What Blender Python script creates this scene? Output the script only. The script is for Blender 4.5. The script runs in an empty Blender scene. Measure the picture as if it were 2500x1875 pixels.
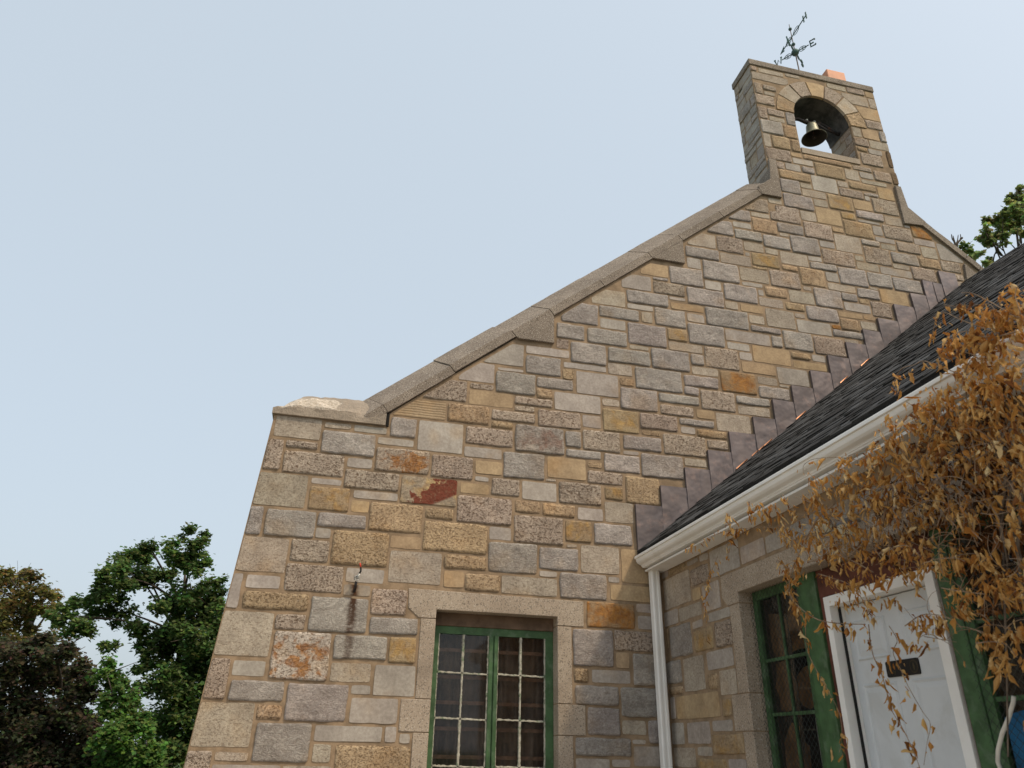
import bpy, bmesh, math, random
from mathutils import Vector, Matrix, noise

sc = bpy.context.scene
rnd = random.Random(7)
R = math.radians

# ---------------------------------------------------------------- camera
CAM = Vector((0.0, 0.0, 1.6))
YAW, PITCH, ROLL, FPX = R(12.95), R(26.44), R(1.247), 1800.0
CF = Vector((math.sin(YAW)*math.cos(PITCH), math.cos(YAW)*math.cos(PITCH), math.sin(PITCH)))
_r = Vector((math.cos(YAW), -math.sin(YAW), 0)); _u = _r.cross(CF)
CR = _r*math.cos(ROLL) + _u*math.sin(ROLL); CU = -_r*math.sin(ROLL) + _u*math.cos(ROLL)
cd = bpy.data.cameras.new('camera'); cam = bpy.data.objects.new('camera', cd)
sc.collection.objects.link(cam); sc.camera = cam
cam.matrix_world = Matrix.Translation(CAM) @ Matrix((CR, CU, -CF)).transposed().to_4x4()
cd.sensor_width = 36; cd.lens = FPX/2500*36; cd.clip_start = .05; cd.clip_end = 3000
cd.dof.use_dof = True; cd.dof.focus_distance = 9.0; cd.dof.aperture_fstop = 3.4

# ---------------------------------------------------------------- sky, sun, exposure
SUN = Vector((.483, -.55, 1.0)).normalized()
w = bpy.data.worlds.new('World'); sc.world = w; w.use_nodes = True
nt = w.node_tree; bg = nt.nodes['Background']
sk = nt.nodes.new('ShaderNodeTexSky'); sk.sky_type = 'NISHITA'; sk.sun_disc = False
sk.sun_elevation = math.asin(SUN.z); sk.sun_rotation = math.atan2(SUN.x, SUN.y)
sk.altitude = 0; sk.air_density = 1.0; sk.dust_density = 8.0; sk.ozone_density = 1.0
bg.inputs[1].default_value = .05
nt.links.new(sk.outputs[0], bg.inputs[0])
veil = nt.nodes.new('ShaderNodeBackground'); veil.inputs[0].default_value = (.77, .875, .945, 1); veil.inputs[1].default_value = .50   # even high haze
ad = nt.nodes.new('ShaderNodeAddShader'); nt.links.new(bg.outputs[0], ad.inputs[0]); nt.links.new(veil.outputs[0], ad.inputs[1])
nt.links.new(ad.outputs[0], nt.nodes['World Output'].inputs[0])
sl = bpy.data.lights.new('sun', 'SUN'); so = bpy.data.objects.new('sun', sl); sc.collection.objects.link(so)
sl.energy = 1.75; sl.angle = R(4); sl.color = (1, .83, .61)
so.rotation_euler = (-SUN).to_track_quat('-Z', 'Y').to_euler(); so.location = (20, -30, 40)
sc.view_settings.view_transform = 'Standard'; sc.view_settings.look = 'None'
sc.view_settings.exposure = 0.40; sc.view_settings.gamma = 1

# ---------------------------------------------------------------- helpers
def ray(px, py):
    return CR*((px-1250)/FPX) - CU*((py-937.5)/FPX) + CF
def on_y(px, py, y): d = ray(px, py); return CAM + d*(y/d.y)
def on_x(px, py, x): d = ray(px, py); return CAM + d*(x/d.x)
def put(o, parent=None):
    sc.collection.objects.link(o)
    if parent: o.parent = parent
    return o
def empty(name, loc, label, cat, group=None):
    o = bpy.data.objects.new(name, None); o.location = (0, 0, 0); o.empty_display_size = .2
    put(o); o['label'] = label; o['category'] = cat
    if group: o['group'] = group
    return o
def tag(o, label, cat, group=None):
    o['label'] = label; o['category'] = cat
    if group: o['group'] = group
    return o
def mesh(name, vs, fs, mat, parent=None, tint=None, smooth=False, mi=None):
    m = bpy.data.meshes.new(name); m.from_pydata([tuple(v) for v in vs], [], fs)
    for x in (mat if isinstance(mat, (list, tuple)) else [mat]): m.materials.append(x)
    if mi: m.polygons.foreach_set('material_index', mi)
    if tint is not None:
        a = m.color_attributes.new('tint', 'FLOAT_COLOR', 'POINT')
        if isinstance(tint[0], (int, float)): tint = [tint]*len(vs)
        a.data.foreach_set('color', [c for t in tint for c in (t[0], t[1], t[2], 1)])
    if smooth: m.polygons.foreach_set('use_smooth', [True]*len(m.polygons))
    m.update()
    return put(bpy.data.objects.new(name, m), parent)
class MB:
    def __init__(s): s.v = []; s.f = []; s.t = []
    def add(s, vs, fs, tint=None):
        b = len(s.v); s.v += [tuple(v) for v in vs]; s.f += [tuple(i+b for i in f) for f in fs]
        if tint: s.t += [tint]*len(vs)
        return s
    def box(s, x0, y0, z0, x1, y1, z1, tint=None):
        v = [(x, y, z) for z in (z0, z1) for x, y in ((x0, y0), (x1, y0), (x1, y1), (x0, y1))]
        return s.add(v, [(3,2,1,0), (4,5,6,7), (0,1,5,4), (1,2,6,5), (2,3,7,6), (3,0,4,7)], tint)
    def prism(s, poly, f0, f1, tint=None):
        """poly: 2D points; f0/f1 map a 2D point to 3D (front, back)"""
        n = len(poly); v = [f0(*p) for p in poly] + [f1(*p) for p in poly]
        return s.add(v, [tuple(range(n)), tuple(range(2*n-1, n-1, -1))] + [(i, i+n, (i+1) % n + n, (i+1) % n) for i in range(n)], tint)
    def tube(s, pts, rad, n=6, tint=None, cap=True):
        pts = [Vector(p) for p in pts]; rad = rad if isinstance(rad, (list, tuple)) else [rad]*len(pts)
        vs = []; up = Vector((.31, .17, .93))
        for i, p in enumerate(pts):
            t = (pts[min(i+1, len(pts)-1)] - pts[max(i-1, 0)]).normalized()
            a = t.cross(up); a = (a if a.length > .05 else t.cross(Vector((1, 0, 0)))).normalized(); b = t.cross(a)
            vs += [p + (a*math.cos(k*2*math.pi/n) + b*math.sin(k*2*math.pi/n))*rad[i] for k in range(n)]
        fs = [(i*n+k, i*n+(k+1) % n, (i+1)*n+(k+1) % n, (i+1)*n+k) for i in range(len(pts)-1) for k in range(n)]
        if cap: fs += [tuple(range(n-1, -1, -1)), tuple(range((len(pts)-1)*n, len(pts)*n))]
        return s.add(vs, fs, tint)
    def lathe(s, prof, c, n=24, tint=None):
        vs = [(c[0]+r*math.cos(k*2*math.pi/n), c[1]+r*math.sin(k*2*math.pi/n), c[2]+z) for r, z in prof for k in range(n)]
        return s.add(vs, [(i*n+k, i*n+(k+1) % n, (i+1)*n+(k+1) % n, (i+1)*n+k) for i in range(len(prof)-1) for k in range(n)], tint)
    def build(s, name, mat, parent=None, smooth=False):
        return mesh(name, s.v, s.f, mat, parent, s.t if s.t and len(s.t) == len(s.v) else None, smooth)

# ---------------------------------------------------------------- materials
def M(name):
    m = bpy.data.materials.new(name); m.use_nodes = True
    t = m.node_tree; b = t.nodes['Principled BSDF']; b.inputs['Specular IOR Level'].default_value = .25
    return m, t, b
def nd(t, typ, **kw):
    n = t.nodes.new(typ)
    for k, v in kw.items():
        if k in n.inputs: n.inputs[k].default_value = v
        else: setattr(n, k, v)
    return n
def mixc(t, fac, a, b, blend='MIX'):
    n = t.nodes.new('ShaderNodeMix'); n.data_type = 'RGBA'; n.blend_type = blend
    for i, x in ((0, fac), (6, a), (7, b)):
        if hasattr(x, 'is_output') or isinstance(x, bpy.types.NodeSocket): t.links.new(x, n.inputs[i])
        else: n.inputs[i].default_value = x if i == 0 else (*x[:3], 1)
    return n.outputs[2]
def ramp(t, fac, lo, hi, a=0., b=1.):
    n = t.nodes.new('ShaderNodeMapRange'); n.inputs[1].default_value = lo; n.inputs[2].default_value = hi
    n.inputs[3].default_value = a; n.inputs[4].default_value = b; n.interpolation_type = 'SMOOTHSTEP'
    t.links.new(fac, n.inputs[0]); return n.outputs[0]
def noi(t, vec, scale, detail=3, rough=.55, dist=0.):
    n = nd(t, 'ShaderNodeTexNoise', Scale=scale, Detail=detail, Roughness=rough, Distortion=dist)
    if vec is not None: t.links.new(vec, n.inputs['Vector'])
    return n.outputs['Fac']
def math_(t, op, a, b=None):
    n = t.nodes.new('ShaderNodeMath'); n.operation = op
    for i, x in ((0, a), (1, b)):
        if x is None: continue
        if isinstance(x, bpy.types.NodeSocket): t.links.new(x, n.inputs[i])
        else: n.inputs[i].default_value = x
    return n.outputs[0]
def bump(t, bsdf, h, strength, dist):
    n = nd(t, 'ShaderNodeBump', Strength=strength, Distance=dist); t.links.new(h, n.inputs['Height'])
    t.links.new(n.outputs[0], bsdf.inputs['Normal'])
def vec_of(t, scl=(1, 1, 1), tinted=True):
    tc = t.nodes.new('ShaderNodeTexCoord'); v = tc.outputs['Object']
    if tinted:
        at = nd(t, 'ShaderNodeAttribute', attribute_name='tint')
        k = t.nodes.new('ShaderNodeVectorMath'); k.operation = 'MULTIPLY_ADD'
        t.links.new(at.outputs['Vector'], k.inputs[0]); k.inputs[1].default_value = (43, 57, 71); t.links.new(v, k.inputs[2]); v = k.outputs[0]
    if scl != (1, 1, 1):
        k = t.nodes.new('ShaderNodeVectorMath'); k.operation = 'MULTIPLY'; k.inputs[1].default_value = scl
        t.links.new(v, k.inputs[0]); v = k.outputs[0]
    return v, (at.outputs['Color'] if tinted else None)

def stone_mat(name, pit=0., rough=0., rust=0., rustcol=(.40, .17, .035), hard=False, streak=False, lines=False, red=False):
    m, t, b = M(name); v, col = vec_of(t)
    n1 = noi(t, v, 5, 4, .6); n2 = noi(t, v, 38, 4, .65); n3 = noi(t, v, 150, 3, .6)
    c = mixc(t, ramp(t, n1, .3, .7), mixc(t, .9, col, (.80, .76, .72), 'MULTIPLY'), mixc(t, .5, col, (1.18, 1.12, 1.03), 'MULTIPLY'))
    c = mixc(t, ramp(t, n2, .3, .72), mixc(t, 1., c, (.78, .76, .75), 'MULTIPLY'), c)
    c = mixc(t, ramp(t, noi(t, v, 2.3, 3), .52, .72, 0, .45), c, mixc(t, 1., c, (1.05, .86, .62), 'MULTIPLY'))
    h = math_(t, 'MULTIPLY', n2, .35)
    h = math_(t, 'ADD', h, math_(t, 'MULTIPLY', n3, .10 + .25*pit))
    if rough:
        vr = t.nodes.new('ShaderNodeVectorMath'); vr.operation = 'MULTIPLY'; vr.inputs[1].default_value = (1, 1, 1.7); t.links.new(v, vr.inputs[0])
        r1 = noi(t, vr.outputs[0], 13, 7, .7, .9); rg = math_(t, 'ABSOLUTE', math_(t, 'SUBTRACT', r1, .5))
        h = math_(t, 'ADD', h, math_(t, 'MULTIPLY', rg, 2.2*rough)); h = math_(t, 'ADD', h, math_(t, 'MULTIPLY', noi(t, vr.outputs[0], 60, 4, .7), .8*rough))
        c = mixc(t, ramp(t, rg, .0, .07, .55*rough, 0), c, mixc(t, 1., c, (.55, .53, .52), 'MULTIPLY')); c = mixc(t, ramp(t, noi(t, vr.outputs[0], 34, 5, .7, .5), .52, .7, 0, .5*rough), c, mixc(t, 1., c, (1.35, 1.32, 1.28), 'MULTIPLY'))
    if pit:
        vp = t.nodes.new('ShaderNodeVectorMath'); vp.operation = 'MULTIPLY'; vp.inputs[1].default_value = (1, 1, 1.5); t.links.new(v, vp.inputs[0])
        p = noi(t, vp.outputs[0], 40, 4, .65, .1); pm = ramp(t, p, .53, .66, 0, 1)
        q = noi(t, vp.outputs[0], 88, 3, .6); pm2 = ramp(t, q, .56, .65, 0, .9)
        pm = math_(t, 'MULTIPLY', math_(t, 'MAXIMUM', pm, pm2), pit)
        c = mixc(t, pm, c, mixc(t, 1., c, (.50, .41, .34), 'MULTIPLY')); h = math_(t, 'SUBTRACT', h, math_(t, 'MULTIPLY', pm, .9))
        c = mixc(t, ramp(t, noi(t, v, 70, 2), .56, .68, 0, .25*pit), c, (.60, .54, .46))
    if rust:
        tc = t.nodes.new('ShaderNodeTexCoord'); ge = tc.outputs['Generated']
        a = math_(t, 'ADD', noi(t, v, 6.5, 5, .62, .5), 0)
        gm = t.nodes.new('ShaderNodeVectorMath'); gm.operation = 'DISTANCE'; gm.inputs[1].default_value = (.52, .5, .5); t.links.new(ge, gm.inputs[0])
        mk = math_(t, 'SUBTRACT', math_(t, 'ADD', a, .16*rust), math_(t, 'MULTIPLY', gm.outputs['Value'], .42))
        rm = math_(t, 'MULTIPLY', ramp(t, mk, .33 if hard else .30, .45 if hard else .54, 0, min(1, .75 + .3*rust) if hard else min(1, .3 + .6*rust)), ramp(t, n2, .22, .62, .45, 1))
        rc = mixc(t, ramp(t, noi(t, v, 14, 5, .65), .32, .68), mixc(t, 1., rustcol, (.75, .7, .7), 'MULTIPLY'), mixc(t, 1., rustcol, (1.45, 1.6, 1.5), 'MULTIPLY'))
        c = mixc(t, rm, c, rc)
    if red:
        tc = t.nodes.new('ShaderNodeTexCoord'); sx = t.nodes.new('ShaderNodeSeparateXYZ'); t.links.new(tc.outputs['Generated'], sx.inputs[0])
        e = math_(t, 'ADD', math_(t, 'MULTIPLY', sx.outputs[0], .55), math_(t, 'MULTIPLY', noi(t, v, 11, 4, .6), .9))
        e = math_(t, 'SUBTRACT', e, math_(t, 'MULTIPLY', sx.outputs[2], .35))
        e2 = ramp(t, math_(t, 'SUBTRACT', sx.outputs[0], sx.outputs[2]), .50, .60, 1, 0)
        c = mixc(t, math_(t, 'MULTIPLY', ramp(t, e, .45, .52), math_(t, 'MULTIPLY', e2, ramp(t, n2, .2, .55, .6, 1))), c, mixc(t, n2, (.11, .030, .018), (.22, .06, .034)))
    if streak:
        tc = t.nodes.new('ShaderNodeTexCoord'); sx = t.nodes.new('ShaderNodeSeparateXYZ'); t.links.new(tc.outputs['Object'], sx.inputs[0])
        dx = math_(t, 'ABSOLUTE', math_(t, 'SUBTRACT', sx.outputs[0], math_(t, 'ADD', .158, math_(t, 'MULTIPLY', noi(t, tc.outputs['Object'], 6), .05))))
        sm = math_(t, 'MULTIPLY', ramp(t, dx, .012, .055, 1, 0), ramp(t, noi(t, tc.outputs['Object'], 30, 4), .22, .55))
        sm = math_(t, 'MULTIPLY', sm, ramp(t, sx.outputs[2], 1.9, 2.9, .25, 1))
        c = mixc(t, sm, c, (.075, .034, .016))
    if lines:
        wv = nd(t, 'ShaderNodeTexWave', Scale=11.0, Distortion=2.0, Detail=2.0); wv.bands_direction = 'Z'; t.links.new(v, wv.inputs['Vector'])
        c = mixc(t, ramp(t, wv.outputs['Fac'], .0, .5, .55, 0), c, mixc(t, 1., c, (.6, .5, .4), 'MULTIPLY')); h = math_(t, 'ADD', h, math_(t, 'MULTIPLY', wv.outputs['Fac'], .8))
    t.links.new(c, b.inputs['Base Color']); b.inputs['Roughness'].default_value = .88
    bump(t, b, h, 1. if (rough or pit) else .45, .02 if rough > .5 else .012 if rough else .007)
    return m
def plain(name, col, rough=.6, var=.12, scale=8, bstr=.15, bdist=.004, metal=0., spec=.3, stain=None, stscale=3., fine=60, tinted=False):
    m, t, b = M(name); v, tc = vec_of(t, tinted=tinted)
    base = tc if tinted else None
    a = tuple(c*(1-var) for c in col); e = tuple(min(1, c*(1+var)) for c in col)
    n = noi(t, v, scale, 4, .6)
    c = mixc(t, ramp(t, n, .32, .68), a, e)
    if tinted: c = mixc(t, 1., c, base, 'MULTIPLY')
    if stain: c = mixc(t, ramp(t, noi(t, v, stscale, 5, .65, .4), .5, .68, 0, .8), c, stain)
    t.links.new(c, b.inputs['Base Color']); b.inputs['Roughness'].default_value = rough
    b.inputs['Metallic'].default_value = metal; b.inputs['Specular IOR Level'].default_value = spec
    if bstr: bump(t, b, noi(t, v, fine, 4, .65), bstr, bdist)
    return m

MG = stone_mat('rock_faced_grey', pit=.15, rough=1.)
MS = stone_mat('smooth_grey'); MP = stone_mat('pitted_stone', pit=1., rough=.35); MQ = stone_mat('pocked_buff', pit=.75, rough=.2)
MPS = stone_mat('speckled_pale', pit=.45); MY = stone_mat('ochre_stone', pit=.35, rough=.3, rust=.55, rustcol=(.36, .19, .045))
MO = stone_mat('rust_stone', pit=.3, rough=.3, rust=1.0, rustcol=(.30, .12, .025)); MX = stone_mat('white_rust_stone', pit=.8, rough=.5, rust=.42, rustcol=(.30, .115, .022), hard=True)
MW = stone_mat('grey_rust_stone', pit=.5, rough=.6, rust=.5, rustcol=(.17, .05, .02)); MR = stone_mat('red_stone', pit=.3, rough=.2, rust=.7, rustcol=(.42, .26, .11), red=True)
MH = stone_mat('streaked_stone', pit=.15, rough=1., streak=True); MZ = stone_mat('tooled_stone', lines=True)
MD = stone_mat('brown_stained', pit=.2, rough=.4, rust=.9, rustcol=(.11, .065, .03)); MSS = stone_mat('smooth_streaked', streak=True)
KIND = {  # material, tint, relief (m), proud (m)
 'G': (MG, (.63, .59, .555), .016, .002), 'H': (MH, (.62, .585, .55), .016, .002), 'S': (MS, (.475, .44, .40), .003, .002), 'L': (MPS, (.52, .465, .385), .003, .002),
 'l': (MPS, (.495, .44, .36), .004, .002), 'P': (MP, (.56, .475, .395), .009, .002), 'Q': (MQ, (.56, .425, .275), .007, .002), 'B': (MS, (.50, .38, .24), .003, .002),
 'Y': (MY, (.48, .375, .235), .008, .002), 'O': (MO, (.44, .32, .19), .008, .002), 'o': (MX, (.58, .50, .41), .013, .003), 'X': (MX, (.66, .60, .52), .013, .004),
 'W': (MW, (.54, .49, .44), .013, .003), 'R': (MR, (.44, .37, .28), .009, .003), 'Z': (MZ, (.47, .38, .25), .003, .002), 'D': (MD, (.24, .17, .11), .012, .003), 's': (MSS, (.44, .405, .36), .003, .002)}

def granite(name, a, b_, speck=1.):
    m, t, b = M(name); v, _ = vec_of(t, tinted=False)
    c = mixc(t, ramp(t, noi(t, v, 3, 4), .35, .65), a, b_)
    c = mixc(t, ramp(t, noi(t, v, 85, 2), .55, .63, 0, .75*speck), c, tuple(x*.32 for x in a)); c = mixc(t, ramp(t, noi(t, v, 78, 2), .58, .67, 0, .6*speck), c, (.58, .53, .46))
    c = mixc(t, ramp(t, noi(t, v, 1.4, 5, .6), .48, .7, 0, .5), c, tuple(x*.6 for x in a))
    t.links.new(c, b.inputs['Base Color']); b.inputs['Roughness'].default_value = .85; bump(t, b, noi(t, v, 120, 3, .7), .5, .006); return m
GRAN = granite('coping_granite', (.20, .163, .128), (.26, .215, .17), 1.2); GRAN2 = granite('window_granite', (.33, .265, .20), (.39, .32, .245), .9)
SPALL = granite('spalled_granite', (.52, .45, .36), (.60, .54, .45), .5)
MORT = plain('mortar', (.265, .19, .12), .95, .22, 7, .5, .006, fine=90)
def spall_mat():
    m, t, b = M('weathered_block'); v, _ = vec_of(t, tinted=False); at = nd(t, 'ShaderNodeAttribute', attribute_name='tint'); sp = t.nodes.new('ShaderNodeSeparateColor'); t.links.new(at.outputs['Color'], sp.inputs[0])
    base = mixc(t, ramp(t, noi(t, v, 4, 5), .35, .65), (.27, .225, .175), (.36, .30, .235)); fresh = mixc(t, ramp(t, noi(t, v, 30, 5, .7), .35, .65), (.36, .30, .23), (.62, .55, .46))
    k = ramp(t, math_(t, 'ADD', sp.outputs[0], math_(t, 'MULTIPLY', noi(t, v, 9, 5, .65), .9)), .86, .93)
    c = mixc(t, k, base, fresh); c = mixc(t, ramp(t, noi(t, v, 110, 2), .57, .66, 0, .6), c, (.12, .10, .08))
    t.links.new(c, b.inputs['Base Color']); b.inputs['Roughness'].default_value = .9; bump(t, b, math_(t, 'ADD', noi(t, v, 30, 6, .7), math_(t, 'MULTIPLY', k, -.4)), .8, .02); return m
SPM = spall_mat()
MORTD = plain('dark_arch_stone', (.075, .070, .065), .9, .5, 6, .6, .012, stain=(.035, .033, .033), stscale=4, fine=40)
GABLE='L-779,4370,-326,4600 L-297,4517,-33,4576 S-1,4508,336,4580 G369,4498,631,4713 P-823,4016,-667,4338 P-643,4265,-334,4342 G-302,4245,228,4485\nS252,4398,622,4476 P-642,4002,-56,4230 S-26,4117,221,4220 o254,4113,798,4365 l-870,3658,-379,3987 S-352,3914,-57,3975 P-33,3906,510,4095\nR534,3804,1099,4086 Y-346,3657,38,3892 S72,3805,508,3888 B62,3664,235,3784 Q250,3497,768,3785 G-903,3367,-744,3636 G-710,3372,-252,3630\nG-232,3497,224,3635 S-238,3382,-98,3483 l-911,3029,-467,3352 P-441,3148,-93,3357 Q-70,3147,460,3475 B475,3341,774,3463 P-452,2877,69,3126\nS92,2989,447,3125 L484,3015,989,3319 S-949,2695,-825,3007 S-789,2883,-492,2999 Q-789,2702,-214,2856 S85,2866,331,2967 P350,2712,681,2948\nL-992,2297,-495,2673 P-480,2537,-216,2669 H-188,2537,326,2842 G356,2542,799,2690 X-467,2119,31,2522 H59,2309,534,2515 Y555,2297,797,2520\nP-1008,1945,-800,2275 S-776,2134,-502,2262 G-767,1937,-323,2104 G-288,1795,228,2094 L55,2118,408,2279 S443,2017,814,2275 S251,2021,424,2096\nS263,1789,676,1995 l-1027,1581,-537,1922 Q-520,1796,-311,1913 G-500,1474,-44,1774 S-18,1641,559,1767 S581,1644,684,1769 S711,1638,806,1719\nP-1043,1312,-817,1550 L-793,1477,-528,1547 L-13,1480,140,1621 Q179,1329,817,1616 S-799,1238,-256,1453 L-241,1241,164,1452 O2470,2708,2974,2956\nS2998,2877,3338,2966 S3010,2713,3326,2848 G2195,2971,2690,3221 B2725,2981,3347,3141 G2326,2345,2734,2686 P2749,2502,3310,2691 B2758,2339,2899,2487\nG2935,2192,3285,2478 Q2325,2193,2468,2323 S2505,2198,2897,2318 G2339,2003,2771,2171 G2795,1909,3261,2170 G2456,1743,2769,1981 L2793,1754,3032,1882\nG3056,1684,3243,1884 G2330,1574,2872,1721 S2887,1676,3023,1719 S2896,1492,3227,1661 S2327,1349,2654,1551 S2678,1482,2857,1548 Q957,4742,1410,4956\nP1434,4819,1925,4939 P1695,4957,1924,5020 Q1438,4722,1682,4804 P1962,4807,2453,5007 S2477,4852,2695,5003 Y2719,4837,3146,5113 S660,4377,1135,4717\nP1167,4509,1680,4707 W1706,4485,2256,4792 G2275,4594,2451,4781 P2476,4584,2911,4822 G2948,4645,3407,4811 S1155,4360,1561,4476 P826,4101,1254,4348\nB1281,4186,1566,4331 G1583,4177,2031,4463 B2064,4221,2499,4461 G2280,4476,2679,4569 Q2524,4379,2682,4446 G2714,4359,3130,4561 S2945,4576,3128,4623\nG3154,4342,3655,4613 S1282,4103,1431,4155 L2046,4175,2162,4206 P2522,4202,2918,4344 B1134,3958,1436,4075 P1465,3972,1762,4155 S1789,3953,2166,4155\nP2193,3952,2666,4187 Y2706,4035,2916,4179 Q2950,4014,3351,4327 Q792,3662,1080,3771 P1114,3656,1679,3936 Q1715,3806,1984,3937 Q2014,3796,2365,3931\nS2398,3786,2677,3921 L2701,3788,3023,4013 Q789,3343,1435,3640 S1453,3502,1682,3634 P1712,3494,2233,3781 Y2257,3545,2542,3771 G2579,3547,2990,3764\nL2270,3481,2383,3520 G1459,3181,1952,3479 G1980,3243,2390,3466 L2420,3241,2837,3523 B2861,3167,3425,3515 Q1017,3183,1434,3318 B1017,3003,1216,3161\nQ1231,2984,1575,3148 L1593,2977,2164,3152 S1980,3168,2166,3228 S2711,3156,2829,3216 Z365,4739,933,4956 P676,4978,1149,5237 S1050,5249,1451,5491\nS1317,5506,1785,5790 P1182,5165,1450,5226 B1179,4971,1672,5144 P1695,5035,2126,5130 G1474,5160,1925,5416 S1815,5693,2333,5797 G1816,5439,2226,5671\nS1489,5431,1786,5470 G1943,5278,2376,5407 Q1943,5144,2125,5263 Q2254,5425,2385,5557 S2262,5573,2785,5646 S2414,5264,2923,5550 S2150,5025,2696,5249\nL2720,5149,2927,5238 P2183,5819,2325,5938 G2357,5661,2785,5928 G2185,5960,2527,6158 G2244,6193,2704,6480 G3096,6608,3647,6791 S3096,6517,3437,6591\nL3273,6346,3417,6495 G3456,6336,3861,6586 S3671,6742,3890,6787 B3683,6606,4129,6707 G3925,6729,4433,6975 S3890,6456,4125,6576 G4153,6448,4741,6714\nL4448,6738,4626,6854 B4663,6732,4988,6847 L4951,6868,5299,7002 L4765,6571,4981,6697 L5020,6566,5434,6839 L5417,7005,5786,7196 Q5335,6867,5616,6987\nL5449,6764,5600,6833 G5810,7009,6219,7295 G5640,6768,6106,6983 S5459,6549,5956,6743 O5984,6679,6112,6740 G5980,6566,6512,6664 G2728,6339,3238,6495\nS2732,6179,3059,6317 G2566,5954,3062,6155 G3086,6017,3579,6310 Y3603,6145,3866,6314 G3890,6145,4371,6433 S4395,6261,5018,6425 G4771,6454,5195,6538\nG5042,6264,5188,6426 G5219,6265,5636,6534 P5660,6253,6108,6522 L3093,5943,3339,5998 L3605,6009,4053,6123 S4407,6139,4710,6239 B4745,6006,5270,6242\nS4554,6007,4730,6117 G2816,5731,3345,5923 G3369,5728,3861,5994 G3886,5845,4058,5986 P4077,5836,4530,6123 L3885,5711,4230,5821 B4565,5837,5028,5985\nQ5292,6134,5569,6233 S5593,6135,5785,6232 B5302,5999,5782,6106 S5052,5745,5482,5976 O4254,5532,4723,5812 L4761,5699,5029,5802 L5053,5690,5186,5727\nG3771,5543,4215,5687 L2809,5565,3106,5712 Q2949,5437,3124,5529 G3146,5426,3733,5709 G3764,5420,3943,5528 G2947,5137,3400,5411 G3424,5289,3934,5398\nP3967,5261,4409,5517 G4433,5392,4875,5497 G4757,5509,5170,5671 L4440,5252,4860,5370 P3431,5129,3848,5254 B3887,5132,4117,5246 L4135,5002,4574,5235\nP3170,4920,3632,5114 G3662,5024,4097,5106 S3667,4917,3847,5001 Q3876,4893,4245,4990 Q3181,4839,3407,4902 P3438,4640,3961,4890 P3985,4762,4243,4873\nL3679,4520,3952,4614 L6132,6489,6341,6544 L2634,6517,3072,6741 S3037,6813,3434,7032 B3302,7063,3684,7251 G3468,7010,3678,7048 P3463,6809,3891,6985\nG3708,7000,4167,7263 S3972,7285,4163,7448 G3966,7471,4443,7635 L4005,7666,4420,7891 G4191,7155,4702,7448 S4192,6990,4419,7128 P4444,7648,4827,7900\nL4467,7463,4915,7622 G4326,7932,4709,8164 G4673,8236,5010,8421 P4955,8451,5323,8691 L5347,8658,5562,8751 L5034,8357,5319,8429 S4724,8109,5003,8202\nG4735,7912,5140,8074 Q5027,8089,5401,8335 L4846,7732,5139,7880 S4848,7637,4915,7697 Y4939,7505,5346,7716 Q4930,7453,5145,7490 L4726,7228,5147,7438\nS4734,7146,5034,7206 G4458,6876,4927,7125 S4956,7024,5034,7115 Q5064,7032,5384,7187 P5343,8354,5813,8637 G5425,8164,5826,8328 L5437,8092,5578,8149\nG5164,7854,5568,8062 L5163,7738,5358,7832 L5386,7620,5807,7826 Q5383,7510,5614,7595 P5171,7218,5619,7480 Q5643,7317,6023,7605 L5837,8458,6084,8626\nP5850,8159,6301,8436 G5593,7848,6033,8140 L5652,7232,5776,7291 S5822,7748,6034,7829 G5831,7621,6240,7732 P5594,9362,5715,9492 S5739,9374,5991,9505\nG6019,9378,6221,9495 Q6245,9373,6743,9635 Q5612,9186,6120,9347 G5597,8921,5913,9171 L5932,9072,6120,9163 S6144,9072,6564,9358 L5937,8919,6329,9050\nL6587,9241,6762,9348 L6767,9426,6999,9629 P6927,9649,7252,9732 S7023,9510,7256,9627 P7283,9515,7583,9715 L7027,9407,7465,9479 Q6786,9253,7244,9392\nP6588,9062,6990,9219 G7014,9163,7258,9219 B7273,9156,7541,9378 S7012,9062,7097,9148 G5599,8652,6075,8899 L6104,8769,6329,8897 Y6353,8779,6766,9047\nB6781,8860,7092,9039 P7121,8865,7547,9137 Y6521,8627,6760,8745 G6793,8696,7243,8838 B6099,8461,6506,8747 L7267,8671,7561,8830 S6794,8620,7156,8667\nQ6521,8323,6997,8605 S7011,8427,7169,8593 P7193,8408,7671,8649 S7586,8673,7681,8718 O7695,8518,8029,8734 Q6316,8342,6497,8430 L6316,8017,6740,8308\nS7021,8309,7339,8393 G6764,8204,7063,8300 L7087,8192,7326,8286 P7363,8200,7747,8381 S7686,8389,8053,8496 P6769,7890,7189,8177 L7771,8176,8038,8367\nS8077,8187,8474,8480 S6057,8028,6291,8137 P6061,7747,6566,7995 L6590,7900,6730,7983 L6595,7747,6950,7875 G7216,7977,7662,8165 Q7686,7981,8028,8154\nP8052,7984,8381,8165 S6974,7737,7488,7862 L7204,7877,7478,7955 P7503,7733,7902,7959 G6264,7444,6703,7724 G6727,7493,7110,7722 G7134,7490,7596,7711\nL6727,7431,6843,7471 G6504,7259,6844,7416 B6868,7238,7304,7468 G6234,7167,6473,7288 Q6501,7165,6652,7237 S6245,7007,6648,7145 P6672,6983,6981,7224\nB6514,6904,6688,6971 B6124,6893,6491,6979 Q6127,6689,6404,6871 L6441,6746,6677,6873 P8230,7859,8391,7957 L8231,7716,8349,7830 S6047,7448,6244,7599\nL6049,7310,6480,7422'
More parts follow.
